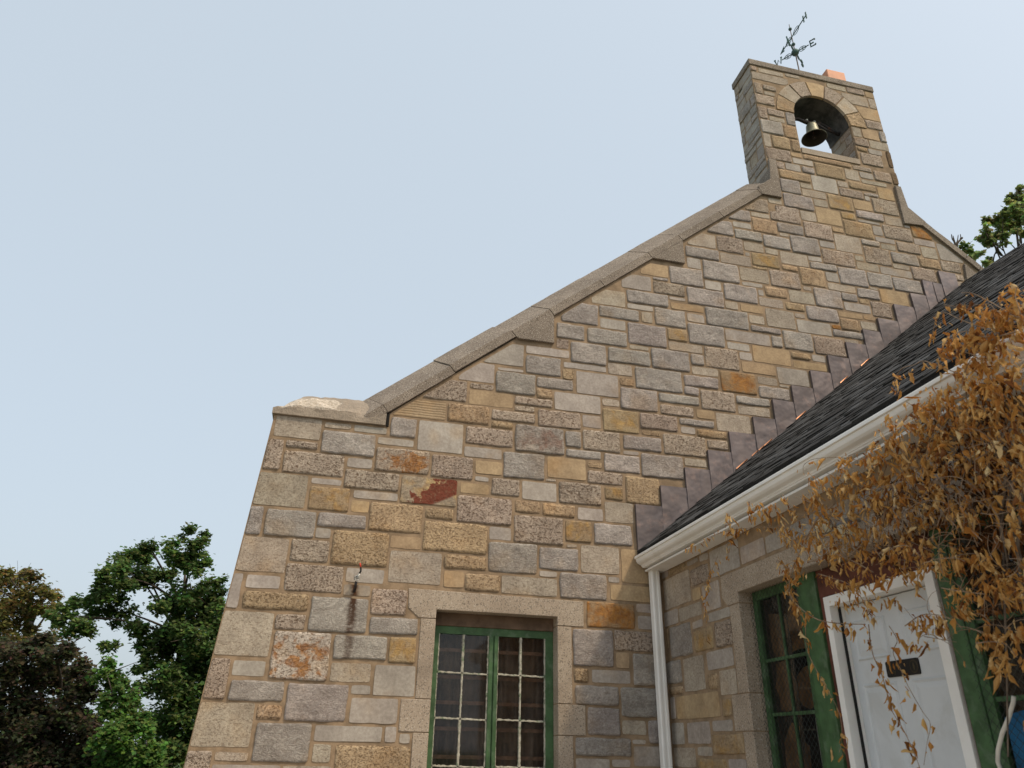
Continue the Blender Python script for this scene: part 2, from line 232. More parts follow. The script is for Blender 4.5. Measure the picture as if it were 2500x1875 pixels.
BELFRY='P5440,11361,5544,11467 L5576,11362,6018,11453 L6056,11406,6326,11470 L5442,11180,6085,11339 P5457,10861,5583,11097 P5605,10981,5833,11087\nL5607,10871,5791,10946 P5440,10647,5755,10846 L6812,11356,7158,11465 P7182,11351,7499,11483 B7523,11343,7679,11474 L7056,11105,7526,11321\nL7550,11105,7675,11320 B7276,10821,7686,11083 P7357,10626,7680,10799 P5445,10335,5589,10580 P5604,10442,5891,10575 G5915,10314,6065,10568\nL5616,10327,5878,10409 G5452,10042,5810,10313 Q5834,10027,6046,10292 L7093,10378,7243,10571 B7267,10378,7564,10594 G7588,10369,7697,10593\nP7080,10182,7330,10356 L7354,10191,7697,10354 Q7094,10072,7273,10160 S7297,10057,7537,10162 P7127,9803,7500,10042 D7614,9850,7699,10176\nD7607,9507,7705,9753 L5450,9759,5567,10027 Q5591,9766,5888,10019 Q5912,9766,6058,10012 P5450,9520,5860,9744 B5874,9661,6057,9744 Q6079,9655,6901,9754\nS5884,9530,6225,9640'
WING='S7007,3218,7163,3292 Q6592,3211,6983,3275 S6340,3221,6569,3264 S6133,3204,6307,3265 L6544,2897,7136,3196 P6159,3015,6514,3174 S5600,3017,6106,3259\nS5201,3025,5576,3172 S4935,3027,5178,3162 B6346,2884,6506,3000 S5990,2751,6309,2989 L6360,2745,6830,2867 S6855,2741,7176,2882 S5849,2651,6255,2736\nS6361,2640,6565,2709 B7116,2536,7175,2726 G6612,2433,7064,2720 Y6195,2434,6555,2625 P5860,2430,6144,2636 G6878,2205,7183,2412 L6415,2115,6823,2406\nS5878,2263,6344,2416 Q6188,2107,6353,2238 L5864,2049,6144,2246 Q6872,2110,7170,2180 B6195,1890,7027,2092 S7072,1898,7167,2096 Y5990,1889,6144,2025\nS6921,1683,7182,1867 S6406,1685,6846,1862 S6004,1776,6346,1864 Y5852,1607,6368,1760 L6723,1496,7168,1657 S6398,1590,6666,1664 Y6173,1485,6677,1575\nS5850,1493,6133,1576'
# ---------------------------------------------------------------- setting
GRASS = plain('lawn', (.055, .085, .025), .95, .4, .7, .4, .03, fine=20)
g = mesh('ground', [(-900, -900, 0), (900, -900, 0), (900, 900, 0), (-900, 900, 0)], [(0, 1, 2, 3)], GRASS); g['kind'] = 'structure'
BOUNCE_PAVE = plain('bounce_paving', (.44, .385, .32), .95, .15, 1.2, .4, .01, fine=40)  # unseen pale paving, added to bounce warm light onto shaded parts
g = mesh('bounce_pavement', [(-14, -14, .005), (3.285, -14, .005), (3.285, 7.2, .005), (-14, 7.2, .005)], [(0, 1, 2, 3)], BOUNCE_PAVE); g['kind'] = 'structure'

# ---------------------------------------------------------------- stones
YW, XA = 7.2, 3.285                 # gable wall face, wing wall face
SL, Z0C, X0C, XM = .816, 4.75, .319, 6.56
def parse(s):
    out = []
    for k in s.split():
        a = [int(x)/1000 for x in k[1:].split(',')]; out.append((k[0], *a))
    return out
def f_gable(u, z, d): return (u, YW - d, z)
def f_wing(u, z, d): return (XA - d, u, z)
CORNER = 3.27
def edge_l(z): return -.802 - max(0, 4.5 - z)*.070
def lim_gable(z, uc=0.):
    if z > 8.5 and 5.5 < uc < 7.62: return 5.44, 7.69
    lo = edge_l(z); hi = 13.3
    if z > 4.6: lo = max(lo, X0C + (z - Z0C + .045)/SL)
    hi = min(hi, 2*XM - (X0C + (z - Z0C + .045)/SL))
    if z < 3.45: hi = min(hi, CORNER)
    return lo, hi
AC, AZ, AR0, AR1 = 6.575, 10.585, .495, .80   # belfry arch centre, springing, radii
def lim_belfry(z, uc):
    lo, hi = 5.43, 7.70
    dz = z - AZ
    if dz > 0 and dz < AR1 + .014:
        h = math.sqrt((AR1 + .014)**2 - dz*dz)
        if uc < AC: hi = AC - h
        else: lo = AC + h
    elif 9.88 < z <= AZ + .001:
        if uc < AC: hi = AC - AR0 - .0
        else: lo = AC + AR0 + .0
    return lo, hi
def stone_geo(kind, u0, z0, u1, z1, fmap, lim=None, flip=False, seed=0, res=.036, scale_rel=1.):
    mat, tint, rel, proud = KIND[kind]
    u0 -= .004; u1 += .004; z0 -= .003; z1 += .003
    rr = random.Random(seed*7919 + 13)
    j = lambda s: rr.uniform(-s, s)
    v = .86*(1 + j(.11)); tint = tuple(max(.02, c*v*(1 + j(.016))) for c in tint)
    proud = proud*(1 + j(.6)); W, H = u1-u0, z1-z0
    if rel > .007: res *= .66
    nu = min(26, max(3, round(W/res))); nz = min(16, max(2, round(H/res)))
    e = .006
    su = [0, e/W] + [(i+1)/(nu) for i in range(nu-1)] + [1-e/W, 1]; sz = [0, e/H] + [(i+1)/nz for i in range(nz-1)] + [1-e/H, 1]
    o = Vector((rr.uniform(0, 99), rr.uniform(0, 99), rr.uniform(0, 99)))
    rel *= scale_rel; jag = .004 + rel*.32; tl = (j(.006), j(.006)) if rel > .006 else (j(.0025), j(.0025))
    vs = []; NU, NZ = len(su), len(sz)
    for iz, tz in enumerate(sz):
        for iu, tu in enumerate(su):
            z = z0 + tz*H
            lo, hi = u0, u1
            if lim: a, b = lim(z); lo = max(lo, a); hi = min(hi, b)
            if hi < lo + .01: hi = lo = (min(max(lo, u0), u1) + min(max(hi, u0), u1))/2
            u = lo + tu*(hi - lo)
            nb = noise.noise(o + Vector((u*9, z*9, 5)))*jag
            du = min(tu, 1-tu)*W; dz = min(tz, 1-tz)*H
            # wavy outline and slightly rounded corners
            if du < .02: u += nb + (.006 if tu < .5 else -.006)*max(0, 1 - dz/.025)
            if dz < .02: z += noise.noise(o + Vector((u*9, 7, z*9)))*jag + (.005 if tz < .5 else -.005)*max(0, 1 - du/.025)
            if iu in (0, NU-1) or iz in (0, NZ-1): d = -.03
            else:
                dd = min(du, dz); pil = min(1, dd/.022); pil = pil*(2-pil)
                p = Vector((u, z*1.35, 0)) + o
                if rel > .006:
                    r = noise.hetero_terrain(p*9, .75, 2.15, 5, .7)*.30 + noise.noise(p*44)*.28 + abs(noise.noise(p*19))*.75
                    ch = noise.noise(p*3.1 + Vector((9, 9, 0))); r += .8*max(0, ch - .12)          # broken scarps
                else: r = noise.noise(p*4)*.5
                d = proud + rel*(.05 + .8*r)*(.4 + .6*pil) + tl[0]*(tu-.5) + tl[1]*(tz-.5)
                d = max(.0, d)
            vs.append(fmap(u, z, d))
    fs = []
    for iz in range(NZ-1):
        for iu in range(NU-1):
            q = (iz*NU+iu, iz*NU+iu+1, (iz+1)*NU+iu+1, (iz+1)*NU+iu)
            fs.append(q[::-1] if flip else q)
    return vs, fs, mat, tint
def lay(stones, fmap, parent, lim=None, flip=False, keep=300, seed0=0, extra=None, limc=None, weight=None):
    order = sorted(range(len(stones)), key=lambda i: -(weight(stones[i]) if weight else (stones[i][3]-stones[i][1])*(stones[i][4]-stones[i][2])))
    single = set(order[:keep]); rest = MB(); mats = []; mi = []
    for i, s in enumerate(stones + (extra or [])):
        L = (lambda z, c=(s[1]+s[3])/2: limc(z, c)) if limc else lim
        vs, fs, m, t = stone_geo(s[0], *s[1:], fmap, L, flip, seed0+i)
        if i in single: mesh('stone', vs, fs, m, parent, t, smooth=s[0] in 'GHPXWoQYO')
        else:
            if m not in mats: mats.append(m)
            rest.add(vs, fs, t); mi += [mats.index(m)]*len(fs)
    if rest.v:
        o = mesh('small_stones', rest.v, rest.f, mats, parent, rest.t, mi=mi); o['kind'] = 'stuff'

chapel = empty('stone_chapel', (2, 7.2, 0), 'chapel gable of grey and buff ashlar rising to a bell gable', 'building')
# gable wall core (mortar) with the window opening cut out
WX0, WX1, WZ0, WZ1, BACK = .964, 2.166, .85, 2.79, 7.72
m = MB(); F = lambda u, z: (u, YW + .0025, z); B = lambda u, z: (u, BACK, z)
zc = lambda x: Z0C + SL*(x - X0C)
m.prism([(edge_l(0), 0), (WX0, 0), (WX0, zc(WX0)), (X0C, zc(X0C)-.02), (X0C-.02, 4.6), (edge_l(4.6), 4.6)], F, B)
m.prism([(WX0, WZ1), (WX1, WZ1), (WX1, zc(WX1)), (WX0, zc(WX0))], F, B); m.prism([(WX0, 0), (WX1, 0), (WX1, WZ0), (WX0, WZ0)], F, B)
XR = 2*XM
m.prism([(WX1, 0), (XR+.9, 0), (XR+.9, 4.1), (XR-X0C, zc(X0C)), (7.69, 8.93), (5.44, 8.93), (5.44, zc(5.44)), (WX1, zc(WX1))], F, B)
wall = m.build('gable_wall', MORT, chapel)
GS = parse(GABLE)
GS = [s if not (s[0] == 'S' and s[1] < .19 < s[3] and 2.6 < s[2] < 2.95) else ('s', *s[1:]) for s in GS]
# courses below the picture, same masonry
fill = []; z = 1.33; fr = random.Random(3)
while z > .08:
    h = fr.choice((.14, .2, .24, .28)); h = min(h, z); u = -1.2
    while u < CORNER:
        wd = fr.uniform(.22, .6)
        for a, b in ((u, min(u+wd, CORNER)),):
            if a < WX0 - .15 < b: b = WX0 - .15
            if not (b <= a + .05 or (a >= WX0 - .151 and b < WX1 + .15 and z > WZ0)):
                if not (a < WX1 + .15 and b > WX0 - .14 and z > WZ0): fill.append((fr.choice('GGSPLQB'), a, z-h+.01, b-.02, z-.01))
        u += wd
    z -= h
lay(GS, f_gable, wall, None, False, 300, 0, fill, limc=lim_gable)

# window surround of dressed granite
def gblock(poly, mat=GRAN2, parent=wall, proud=.006, name='granite_block', d=.17):
    b = MB(); b.prism(poly, lambda u, z: (u, YW - proud, z), lambda u, z: (u, YW + d, z)); o = b.build(name, mat, parent)
    bv = o.modifiers.new('bevel', 'BEVEL'); bv.width = .004; bv.segments = 1; return o
G_ = .005
gblock([(.69, 2.968), (2.436, 2.948), (2.434, 2.705), (WX1-.003, 2.705), (WX1-.003, WZ1-.003), (WX0+.003, WZ1-.003), (WX0+.003, 2.705), (.80, 2.705), (.70, 2.79)][::-1], name='lintel')
for x0, x1, a, b in ((.826, WX0, 2.005, 2.698), (.700, WX0, 1.732, 1.998), (.828, WX0, 1.30, 1.725), (.700, WX0, .92, 1.293), (WX1, 2.306, 2.005, 2.698), (WX1, 2.430, 1.738, 1.998), (WX1, 2.306, 1.30, 1.731), (WX1, 2.430, .92, 1.293)):
    if x1 == WX0: x1 += .003
    else: x0 -= .003
    gblock([(x0, a), (x1, a), (x1, b), (x0, b)], name='jamb_block')
gblock([(.70, .80), (2.43, .80), (2.43, .913), (.70, .913)], proud=.05, name='window_sill')

# ---------------------------------------------------------------- saddleback coping
cop = chapel
CY0, CYR, CY1, FH, RH = 7.168, 7.46, 7.755, .125, .245
sdir = Vector((1/math.hypot(1, SL), SL/math.hypot(1, SL))); perp = Vector((-sdir.y, sdir.x))
def coping_run(s0, s1, mirror=False, name='coping_stone', lift=0.):
    """s: distance along the slope from the lower left corner of the fascia; sawn joints square to the slope"""
    O = Vector((X0C, Z0C)); hperp = FH*sdir.x
    N = max(2, int((s1-s0)/.10)); vs = []
    prof = [(CY0, 0), (CY0, hperp), (CYR, hperp + RH), (CY1, hperp), (CY1, 0)]
    for i in range(N+1):
        s = s0 + (s1-s0)*i/N
        for k, (y, h) in enumerate(prof):
            p = O + sdir*s + perp*(h+lift); x = p.x if not mirror else XR - p.x
            q = Vector((x, y, p.y)); nn = noise.noise_vector(q*6)*.004 + noise.noise_vector(q*23)*.0018
            vs.append(q + nn*(1 if k in (1, 2, 3) else .4))
    fs = []
    for i in range(N):
        for k in range(5):
            q = (i*5+k, i*5+(k+1) % 5, (i+1)*5+(k+1) % 5, (i+1)*5+k); fs.append(q if mirror else q[::-1])
    fs += [tuple(range(5)), tuple(range(N*5+4, N*5-1, -1))]
    return mesh(name, vs, fs, GRAN, cop)
def s_of(x): return (x - X0C)/sdir.x
cuts = [.319, 1.005, 1.69, 2.142, 2.795, 3.47, 3.925, 4.575, 5.235, 5.44]
for a, b in zip(cuts[:-1], cuts[1:]):
    coping_run(s_of(a) + .006, s_of(b) - .004, lift=.012 if abs(a-1.005) < .01 else rnd.uniform(-.004, .004))
coping_run(s_of(cuts[0]) - .22, s_of(cuts[0]) + .0)
cr = [-.3, .319, 1.0, 1.69, 2.14, 2.8, 3.47, 3.92, 4.42, 4.62, 5.235, 5.43]
for a, b in zip(cr[:-1], cr[1:]): coping_run(s_of(a) + .005, s_of(b) - .005, True, lift=rnd.uniform(-.003, .003))
def kneel(poly, name='kneeler_stone', y0=CY0 - .002, y1=YW + .10, mat=GRAN):
    b = MB(); b.prism(poly, lambda u, z: (u, y0, z), lambda u, z: (u, y1, z)); o = b.build(name, mat, cop)
    bv = o.modifiers.new('bevel', 'BEVEL'); bv.width = .004; bv.segments = 1; return o
fz = lambda x: zc(x) - .003
for x0, x1, zb in ((1.697, 2.142, 5.858), (3.473, 3.922, 7.32)):
    kneel([(x0, fz(x0)), (x0 + .02, zb), (x1, zb), (x1, fz(x1))])
# shoulders where the bell gable springs
kneel([(5.24, 8.77), (5.56, 8.775), (5.572, 9.488), (5.455, 9.492), (5.42, 9.09), (5.20, 8.90)], 'shoulder_stone', CY0 - .004, YW + .5)
kneel([(7.58, 8.728), (7.90, 8.75), (7.97, 8.83), (7.72, 9.055), (7.69, 9.45), (7.59, 9.455)][::1], 'shoulder_stone', CY0 - .004, YW + .5)
kneel([(8.41, 7.86), (8.62, 7.86), (8.62, 8.02), (8.455, 8.165)], 'kneeler_stone')
# weathered end block at the eaves corner
eb = MB(); nx, prof = 26, [(CY0, 0), (CY0, .06), (CY0+.004, .115), (7.25, .20), (7.33, .275), (CYR, .365), (7.6, .25), (CY1, .115), (CY1, 0)]
vs = []; K = len(prof)
for i in range(nx+1):
    x = -.825 + (1.135)*i/nx; hip = min(1, (x + .825)/.27)
    for k, (y, h) in enumerate(prof):
        hh = h if k < 2 or k == K-1 else .06 + (h-.06)*(.10 + .90*hip**.8)
        q = Vector((x, y, 4.603 + hh)); am = (0 if k in (0, K-1) else .006 if k == 1 else .022)
        d = noise.noise_vector(q*5)*am + noise.noise_vector(q*17)*am*.6
        vs.append(q + Vector((d.x*.5, d.y, d.z)))
fs = [(i*K+k, (i+1)*K+k, (i+1)*K+k+1, i*K+k+1) for i in range(nx) for k in range(K-1)] + [(i*K, i*K+K-1, (i+1)*K+K-1, (i+1)*K) for i in range(nx)] + [tuple(range(K-1, -1, -1)), tuple(range(nx*K, nx*K+K))]
tn = []
for i in range(nx+1):
    for k in range(K):
        x = i/nx; a_ = max(0, 1.15 - abs(x - .30)/.42) if k in (2, 3, 4) else (.35 if k == 1 and x < .1 else 0); tn.append((min(.62, a_*.9), 0, 0))
mesh('end_block', vs, fs, SPM, cop, tn)

b = MB(); b.box(.3165, 7.188, 4.598, .345, 7.26, 4.742); b.build('gap_shade', plain('gap_shade_black', (.012, .011, .010), .9, .1, 5, 0), cop)  # black box painting in the shade of the open gap

# main roof behind the parapet
SLATE = plain('slate', (.06, .062, .066), .7, .3, 6, .3, .01)
b = MB(); 
b.add([(X0C-.9, BACK, 4.35), (X0C-.9, 22, 4.35), (XM, 22, 9.45), (XM, BACK, 9.45)], [(0, 3, 2, 1)])
b.add([(XR-X0C+.9, BACK, 4.35), (XR-X0C+.9, 22, 4.35), (XM, 22, 9.45), (XM, BACK, 9.45)], [(0, 1, 2, 3)]); b.build('main_roof', SLATE, chapel)
b = MB(); b.box(-.80, BACK, 0, -.3, 22, 4.3); b.box(XR+.3, BACK, 0, XR+.8, 22, 4.3); b.box(-.3, 21.6, 0, XR+.3, 22, 4.3); b.build('side_wall', MORT, chapel)

# ---------------------------------------------------------------- bell gable
bel = MB(); BX0, BX1, BZ = 5.44, 7.69, 11.488
F = lambda u, z: (u, YW + .004, z); B = lambda u, z: (u, 7.715, z)
bel.prism([(BX0, 8.93), (BX1, 8.93), (BX1, 9.86), (BX0, 9.86)], F, B)
bel.prism([(BX0, 9.86), (AC-AR0-.012, 9.86), (AC-AR0-.012, AZ), (BX0, AZ)], F, B); bel.prism([(AC+AR0+.012, 9.86), (BX1, 9.86), (BX1, AZ), (AC+AR0+.012, AZ)], F, B)
NA = 20; arc = [(AC + (AR0+.012)*math.cos(math.pi - math.pi*i/NA), AZ + (AR0+.012)*math.sin(math.pi*i/NA)) for i in range(NA+1)]
for i in range(NA):
    (xa, za), (xb, zb) = arc[i], arc[i+1]
    bel.prism([(xa, za), (xb, zb), (xb, BZ), (xa, BZ)], F, B)
bel.prism([(BX0, AZ), (arc[0][0], AZ), (arc[0][0], BZ), (BX0, BZ)], F, B); bel.prism([(arc[-1][0], AZ), (BX1, AZ), (BX1, BZ), (arc[-1][0], BZ)], F, B)
belfry = bel.build('bell_gable', MORT, chapel)
lay(parse(BELFRY), f_gable, belfry, None, False, 300, 900, limc=lim_belfry)
# arch ring
for i, k in enumerate('QLPBPLQ'[::-1]):
    a0 = math.pi*i/7 + .012; a1 = math.pi*(i+1)/7 - .012
    def fa(u, z, d, a0=a0, a1=a1):
        a = a1 + (a0-a1)*u; r = AR0 + (AR1-AR0)*z
        return (AC + r*math.cos(a), YW - d, AZ + r*math.sin(a))
    mat, tint, rel, pr = KIND[k]; NUa, NZa = 9, 8; o = Vector((i*3.3, 2, 1)); vs = []
    for iz in range(NZa):
        for iu in range(NUa):
            tu, tz = [0, .02, .15, .33, .5, .67, .85, .98, 1][iu], [0, .02, .2, .4, .6, .8, .98, 1][iz]
            bd = iu in (0, 8) or iz in (0, 7)
            d = -.03 if bd else pr + .006 + rel*(.5 + .8*noise.noise(o + Vector((tu*5, tz*5, 0))))
            vs.append(fa(tu, tz + noise.noise(o + Vector((tu*4, tz*4, 9)))*.012, d))
    fs = [(z_*NUa+u_, z_*NUa+u_+1, (z_+1)*NUa+u_+1, (z_+1)*NUa+u_) for z_ in range(NZa-1) for u_ in range(NUa-1)]
    v = 1 + rnd.uniform(-.08, .08); mesh('arch_stone', vs, fs, mat, belfry, tuple(c*v for c in tint))
# arch barrel (near-black stone) and sill, jamb stones
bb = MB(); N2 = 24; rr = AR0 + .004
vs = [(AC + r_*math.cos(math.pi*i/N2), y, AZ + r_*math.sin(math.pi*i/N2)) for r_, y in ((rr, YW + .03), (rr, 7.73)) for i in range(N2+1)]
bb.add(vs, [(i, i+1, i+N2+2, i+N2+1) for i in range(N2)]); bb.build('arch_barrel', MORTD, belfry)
b = MB(); b.box(AC-AR0-.005, YW - .012, 9.772, AC+AR0+.005, 7.75, 9.876); o = b.build('belfry_sill', GRAN2, belfry)
b = MB(); b.box(5.418, YW - .016, 11.49, 7.702, 7.735, 11.612); o = b.build('belfry_cap', GRAN, belfry); bv = o.modifiers.new('bevel', 'BEVEL'); bv.width = .012; bv.segments = 2
def coursed(u0, u1, z0, z1, kinds, seed, smin=.13, smax=.42, hs=(.12, .17, .22)):
    rr_ = random.Random(seed); out = []; z = z0
    while z < z1 - .05:
        h = rr_.choice(hs)
        if z + h > z1 - .07: h = z1 - z
        u = u0
        while u < u1 - .03:
            wd = rr_.uniform(smin, smax)
            if u + wd > u1 - .09: wd = u1 - u
            out.append((rr_.choice(kinds), u + .008, z + .007, u + wd - .008, z + h - .007)); u += wd
        z += h
    return out
lay(coursed(7.215, 7.715, 8.95, 11.48, 'GGSSSGL', 5), lambda u, z, d: (BX0 - d, u, z), belfry, None, True, 60, 1500)
lay(coursed(7.23, 7.70, 9.88, 10.58, 'GGSP', 8), lambda u, z, d: (AC+AR0+.012 - d, u, z), belfry, None, True, 60, 1600)
lay(coursed(7.215, 7.715, 9.5, 11.48, 'GSDD', 9), lambda u, z, d: (BX1 + d, u, z), belfry, None, False, 60, 1700)
lay(coursed(7.25, 7.70, 1.0, 4.55, 'GSPL', 12, .2, .45, (.18, .24, .3)), lambda u, z, d: (edge_l(z) - d*.6, u, z), wall, None, True, 0, 1800)

# ---------------------------------------------------------------- main window
GREEN = plain('green_paint', (.05, .105, .042), .55, .25, 10, .3, .003, stain=(.10, .15, .09), stscale=9, fine=70)
CHIP = plain('chipped_putty', (.40, .38, .31), .8, .25, 30, .6, .004, stain=(.07, .14, .06), stscale=16, fine=90)
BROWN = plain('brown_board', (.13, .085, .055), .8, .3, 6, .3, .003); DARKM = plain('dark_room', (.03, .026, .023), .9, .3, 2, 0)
RUSTM = plain('rusty_bar', (.27, .17, .12), .8, .3, 12, .3, .002)
def glass_mat(name, grime, tint, rough=.04, body=.45):
    m, t, b = M(name); v, _ = vec_of(t, (16, 16, 1.1), False)
    out = t.nodes['Material Output']; tr = nd(t, 'ShaderNodeBsdfTransparent'); tr.inputs[0].default_value = (*tint, 1)
    gl = nd(t, 'ShaderNodeBsdfGlossy'); gl.inputs['Roughness'].default_value = rough; gl.inputs[0].default_value = (.9, .93, .95, 1)
    fr = nd(t, 'ShaderNodeFresnel', IOR=1.5); a = nd(t, 'ShaderNodeMixShader'); t.links.new(fr.outputs[0], a.inputs[0]); t.links.new(tr.outputs[0], a.inputs[1]); t.links.new(gl.outputs[0], a.inputs[2])
    df = nd(t, 'ShaderNodeBsdfDiffuse'); t.links.new(mixc(t, noi(t, v, 2, 3), (.07, .05, .035), (.20, .18, .165)), df.inputs[0])
    s = nd(t, 'ShaderNodeMixShader'); t.links.new(ramp(t, noi(t, v, 1, 5, .7), .40, .78, .04, grime), s.inputs[0]); t.links.new(a.outputs[0], s.inputs[1]); t.links.new(df.outputs[0], s.inputs[2])
    t.links.new(s.outputs[0], out.inputs[0]); return m
GLASS = glass_mat('dirty_pane', .20, (.80, .75, .70)); GLASS2 = glass_mat('dark_pane', .03, (.62, .60, .56), .015)
YF = 7.35
fm = MB(); fm.box(WX0+.004, YF, 2.595, WX1-.004, YF+.06, 2.665); fm.box(WX0+.004, YF, WZ0+.004, WX1-.004, YF+.06, WZ0+.07); fm.box(WX0+.004, YF, WZ0+.07, 1.028, YF+.06, 2.595); fm.box(2.085, YF, WZ0+.07, WX1-.004, YF+.06, 2.595)
win = fm.build('casement_window', GREEN, chapel)
def wbox(name, x0, x1, z0, z1, mat, y0=YF, y1=YF+.06, parent=win):
    b = MB(); b.box(x0, y0, z0, x1, y1, z1); o = b.build(name, mat, parent); bv = o.modifiers.new('bevel', 'BEVEL'); bv.width = .004; bv.segments = 1; return o
wbox('head_board', WX0+.004, WX1-.004, 2.665, WZ1 - .004, BROWN, 7.335, 7.42)
wbox('meeting_stile', 1.520, 1.566, WZ0+.07, 2.595, GREEN, YF-.006); wbox('meeting_stile', 1.568, 1.606, WZ0+.07, 2.595, GREEN, YF-.022)
HZ = [2.247, 1.853, 1.462, 1.08]
def ragged(name, a, b_, wd, vert, parent=win):
    """glazing bar with flaking putty edges"""
    n_ = int(abs(b_[1 if vert else 0] - a[1 if vert else 0])/.018); vs = []
    for i in range(n_+1):
        t_ = i/n_; x = a[0] + (b_[0]-a[0])*t_; z = a[1] + (b_[1]-a[1])*t_
        l_, r_ = wd/2 + rnd.uniform(-.003, .0045), wd/2 + rnd.uniform(-.003, .0045)
        for s_, y in ((-l_, YF+.03), (-l_*.6, YF+.006), (r_*.6, YF+.006), (r_, YF+.03)):
            vs.append((x + s_, y, z) if vert else (x, y, z + s_))
    fs = [(i*4+k, i*4+k+1, (i+1)*4+k+1, (i+1)*4+k) for i in range(n_) for k in range(3)]
    return mesh(name, vs, fs, CHIP, parent)
xs = [1.028, 1.270, 1.520], [1.606, 1.838, 2.085]
for a, mid, c in xs:
    zt = [2.595] + HZ + [WZ0+.07]
    for k in range(len(zt)-1):
        ragged('muntin', (mid, zt[k]), (mid, zt[k+1]), .022 if k % 2 else .03, True)
        for x0, x1 in ((a, mid), (mid, c)):
            mesh('pane', [(x0, YF+.022, zt[k+1]), (x1, YF+.022, zt[k+1]), (x1, YF+.022, zt[k]), (x0, YF+.022, zt[k])], [(0, 1, 2, 3)], GLASS, win)
    for h in HZ: ragged('muntin', (a, h + .004), (c, h - .004), .018, False)
    for xe in (a + .005, c - .005): ragged('putty_line', (xe, 2.595), (xe, WZ0+.08), .014, True)
for z in (2.462, 2.22, 1.995, 1.772, 1.538, 1.30, 1.07): 
    b = MB(); b.box(WX0+.02, 7.47, z-.016, WX1-.02, 7.485, z+.016); b.build('inner_bar', RUSTM, win)
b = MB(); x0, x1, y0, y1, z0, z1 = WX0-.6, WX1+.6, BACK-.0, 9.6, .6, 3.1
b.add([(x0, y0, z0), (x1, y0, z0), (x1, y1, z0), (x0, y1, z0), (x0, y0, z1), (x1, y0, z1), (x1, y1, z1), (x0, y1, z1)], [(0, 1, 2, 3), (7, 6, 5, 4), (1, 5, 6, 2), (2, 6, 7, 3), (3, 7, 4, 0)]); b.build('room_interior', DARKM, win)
CURT = plain('brown_drape', (.15, .115, .09), .9, .5, 2.2, .2, .01, stain=(.05, .045, .045), stscale=2.5)
b = MB(); N3 = 90
vs = [(.90 + 1.33*i/N3, 7.57 + .018*math.sin(i*.9 + 2*noise.noise(Vector((i*.13, 0, 0)))) + .012*noise.noise(Vector((i*.4, 5, 0))), z) for z in (.9, 2.66) for i in range(N3+1)]
b.add(vs, [(i, i+1, i+N3+2, i+N3+1) for i in range(N3)]); b.build('drape', CURT, win, True)
# ---------------------------------------------------------------- entrance wing
wing = empty('entrance_wing', (3.3, 5, 0), 'low stone entrance wing with dark shingle roof, white gutter and door', 'building')
OY0, OY1, OZ = 2.70, 5.687, 2.827          # opening in the wing wall
YE = -2.0                                   # near end of the wing (out of view)
m = MB(); F = lambda u, z: (XA + .0025, u, z); B = lambda u, z: (XA + .30, u, z)
m.prism([(OY1, 0), (YW + .004, 0), (YW + .004, 3.30), (OY1, 3.30)], F, B); m.prism([(OY0, OZ), (OY1, OZ), (OY1, 3.30), (OY0, 3.30)], F, B); m.prism([(YE, 0), (OY0, 0), (OY0, 3.30), (YE, 3.30)], F, B)
wwall = m.build('wing_wall', MORT, wing)
ws = [tuple([s[0], *s[1:]]) for s in parse(WING)]
wfill = coursed(5.86, 7.17, .05, 1.47, 'GSPLQ', 21, .2, .5, (.14, .2, .26)) + coursed(YE, 2.55, .05, 3.0, 'GSPLQ', 22, .2, .5, (.14, .2, .26)) + coursed(2.5, 4.92, 3.03, 3.17, 'GSSL', 23, .25, .45, (.14,))
lay(ws, f_wing, wwall, None, True, 300, 2000, wfill)
def wblock(poly, name, mat=GRAN2, proud=.006, d=.13):
    b = MB(); b.prism(poly, lambda u, z: (XA - proud, u, z), lambda u, z: (XA + d, u, z)); o = b.build(name, mat, wwall)
    bv = o.modifiers.new('bevel', 'BEVEL'); bv.width = .004; bv.segments = 1; return o
wblock([(2.44, 3.0), (5.945, 3.0), (5.955, 2.82), (5.88, 2.742), (OY1-.003, 2.742), (OY1-.003, OZ-.003), (OY0+.003, OZ-.003), (OY0+.003, 2.742), (2.44, 2.742)], 'lintel')
for y1, a, b_ in ((5.845, 2.05, 2.735), (5.965, 1.775, 2.043), (5.84, 1.35, 1.768), (5.965, .9, 1.343), (5.84, .3, .893)):
    wblock([(OY1-.003, a), (y1, a), (y1, b_), (OY1-.003, b_)], 'jamb_block'); wblock([(2*4.1935 - y1, a), (OY0+.003, a), (OY0+.003, b_), (2*4.1935 - y1, b_)], 'jamb_block')
b = MB(); b.box(XA, OY0, .0, XA+.6, OY1, .45); b.build('door_step', GRAN2, wing)

# joinery in the opening
WHITE = plain('white_paint', (.58, .60, .61), .45, .05, 3, .05, .002, stain=(.50, .51, .50), stscale=2.5)
WHITE2 = plain('white_trim', (.80, .785, .75), .5, .04, 3, .03, .002, stain=(.74, .715, .66), stscale=1.6)
REDB = plain('red_board', (.11, .04, .026), .8, .3, 7, .3, .003); BLACK = plain('black_rubber', (.012, .012, .012), .7, .1, 5, 0)
def yb(name, x0, x1, y0, y1, z0, z1, mat, parent, bev=.004):
    b = MB(); b.box(x0, y0, z0, x1, y1, z1); o = b.build(name, mat, parent)
    if bev: bv = o.modifiers.new('bevel', 'BEVEL'); bv.width = bev; bv.segments = 2
    return o
XI = XA + .125
post = yb('green_post', XI-.01, XI+.14, 4.80, 4.985, .45, OZ-.005, GREEN, wing); yb('green_post', XI-.01, XI+.14, 3.535, 3.65, .45, OZ-.005, GREEN, wing)
yb('red_board', XI+.012, XI+.12, 4.735, 4.80, .45, 2.63, REDB, wing); yb('red_board', XI+.012, XI+.12, 3.65, 3.676, .45, 2.63, REDB, wing); yb('red_board', XI+.010, XI+.12, 3.65, 4.80, 2.63, OZ-.005, REDB, wing)
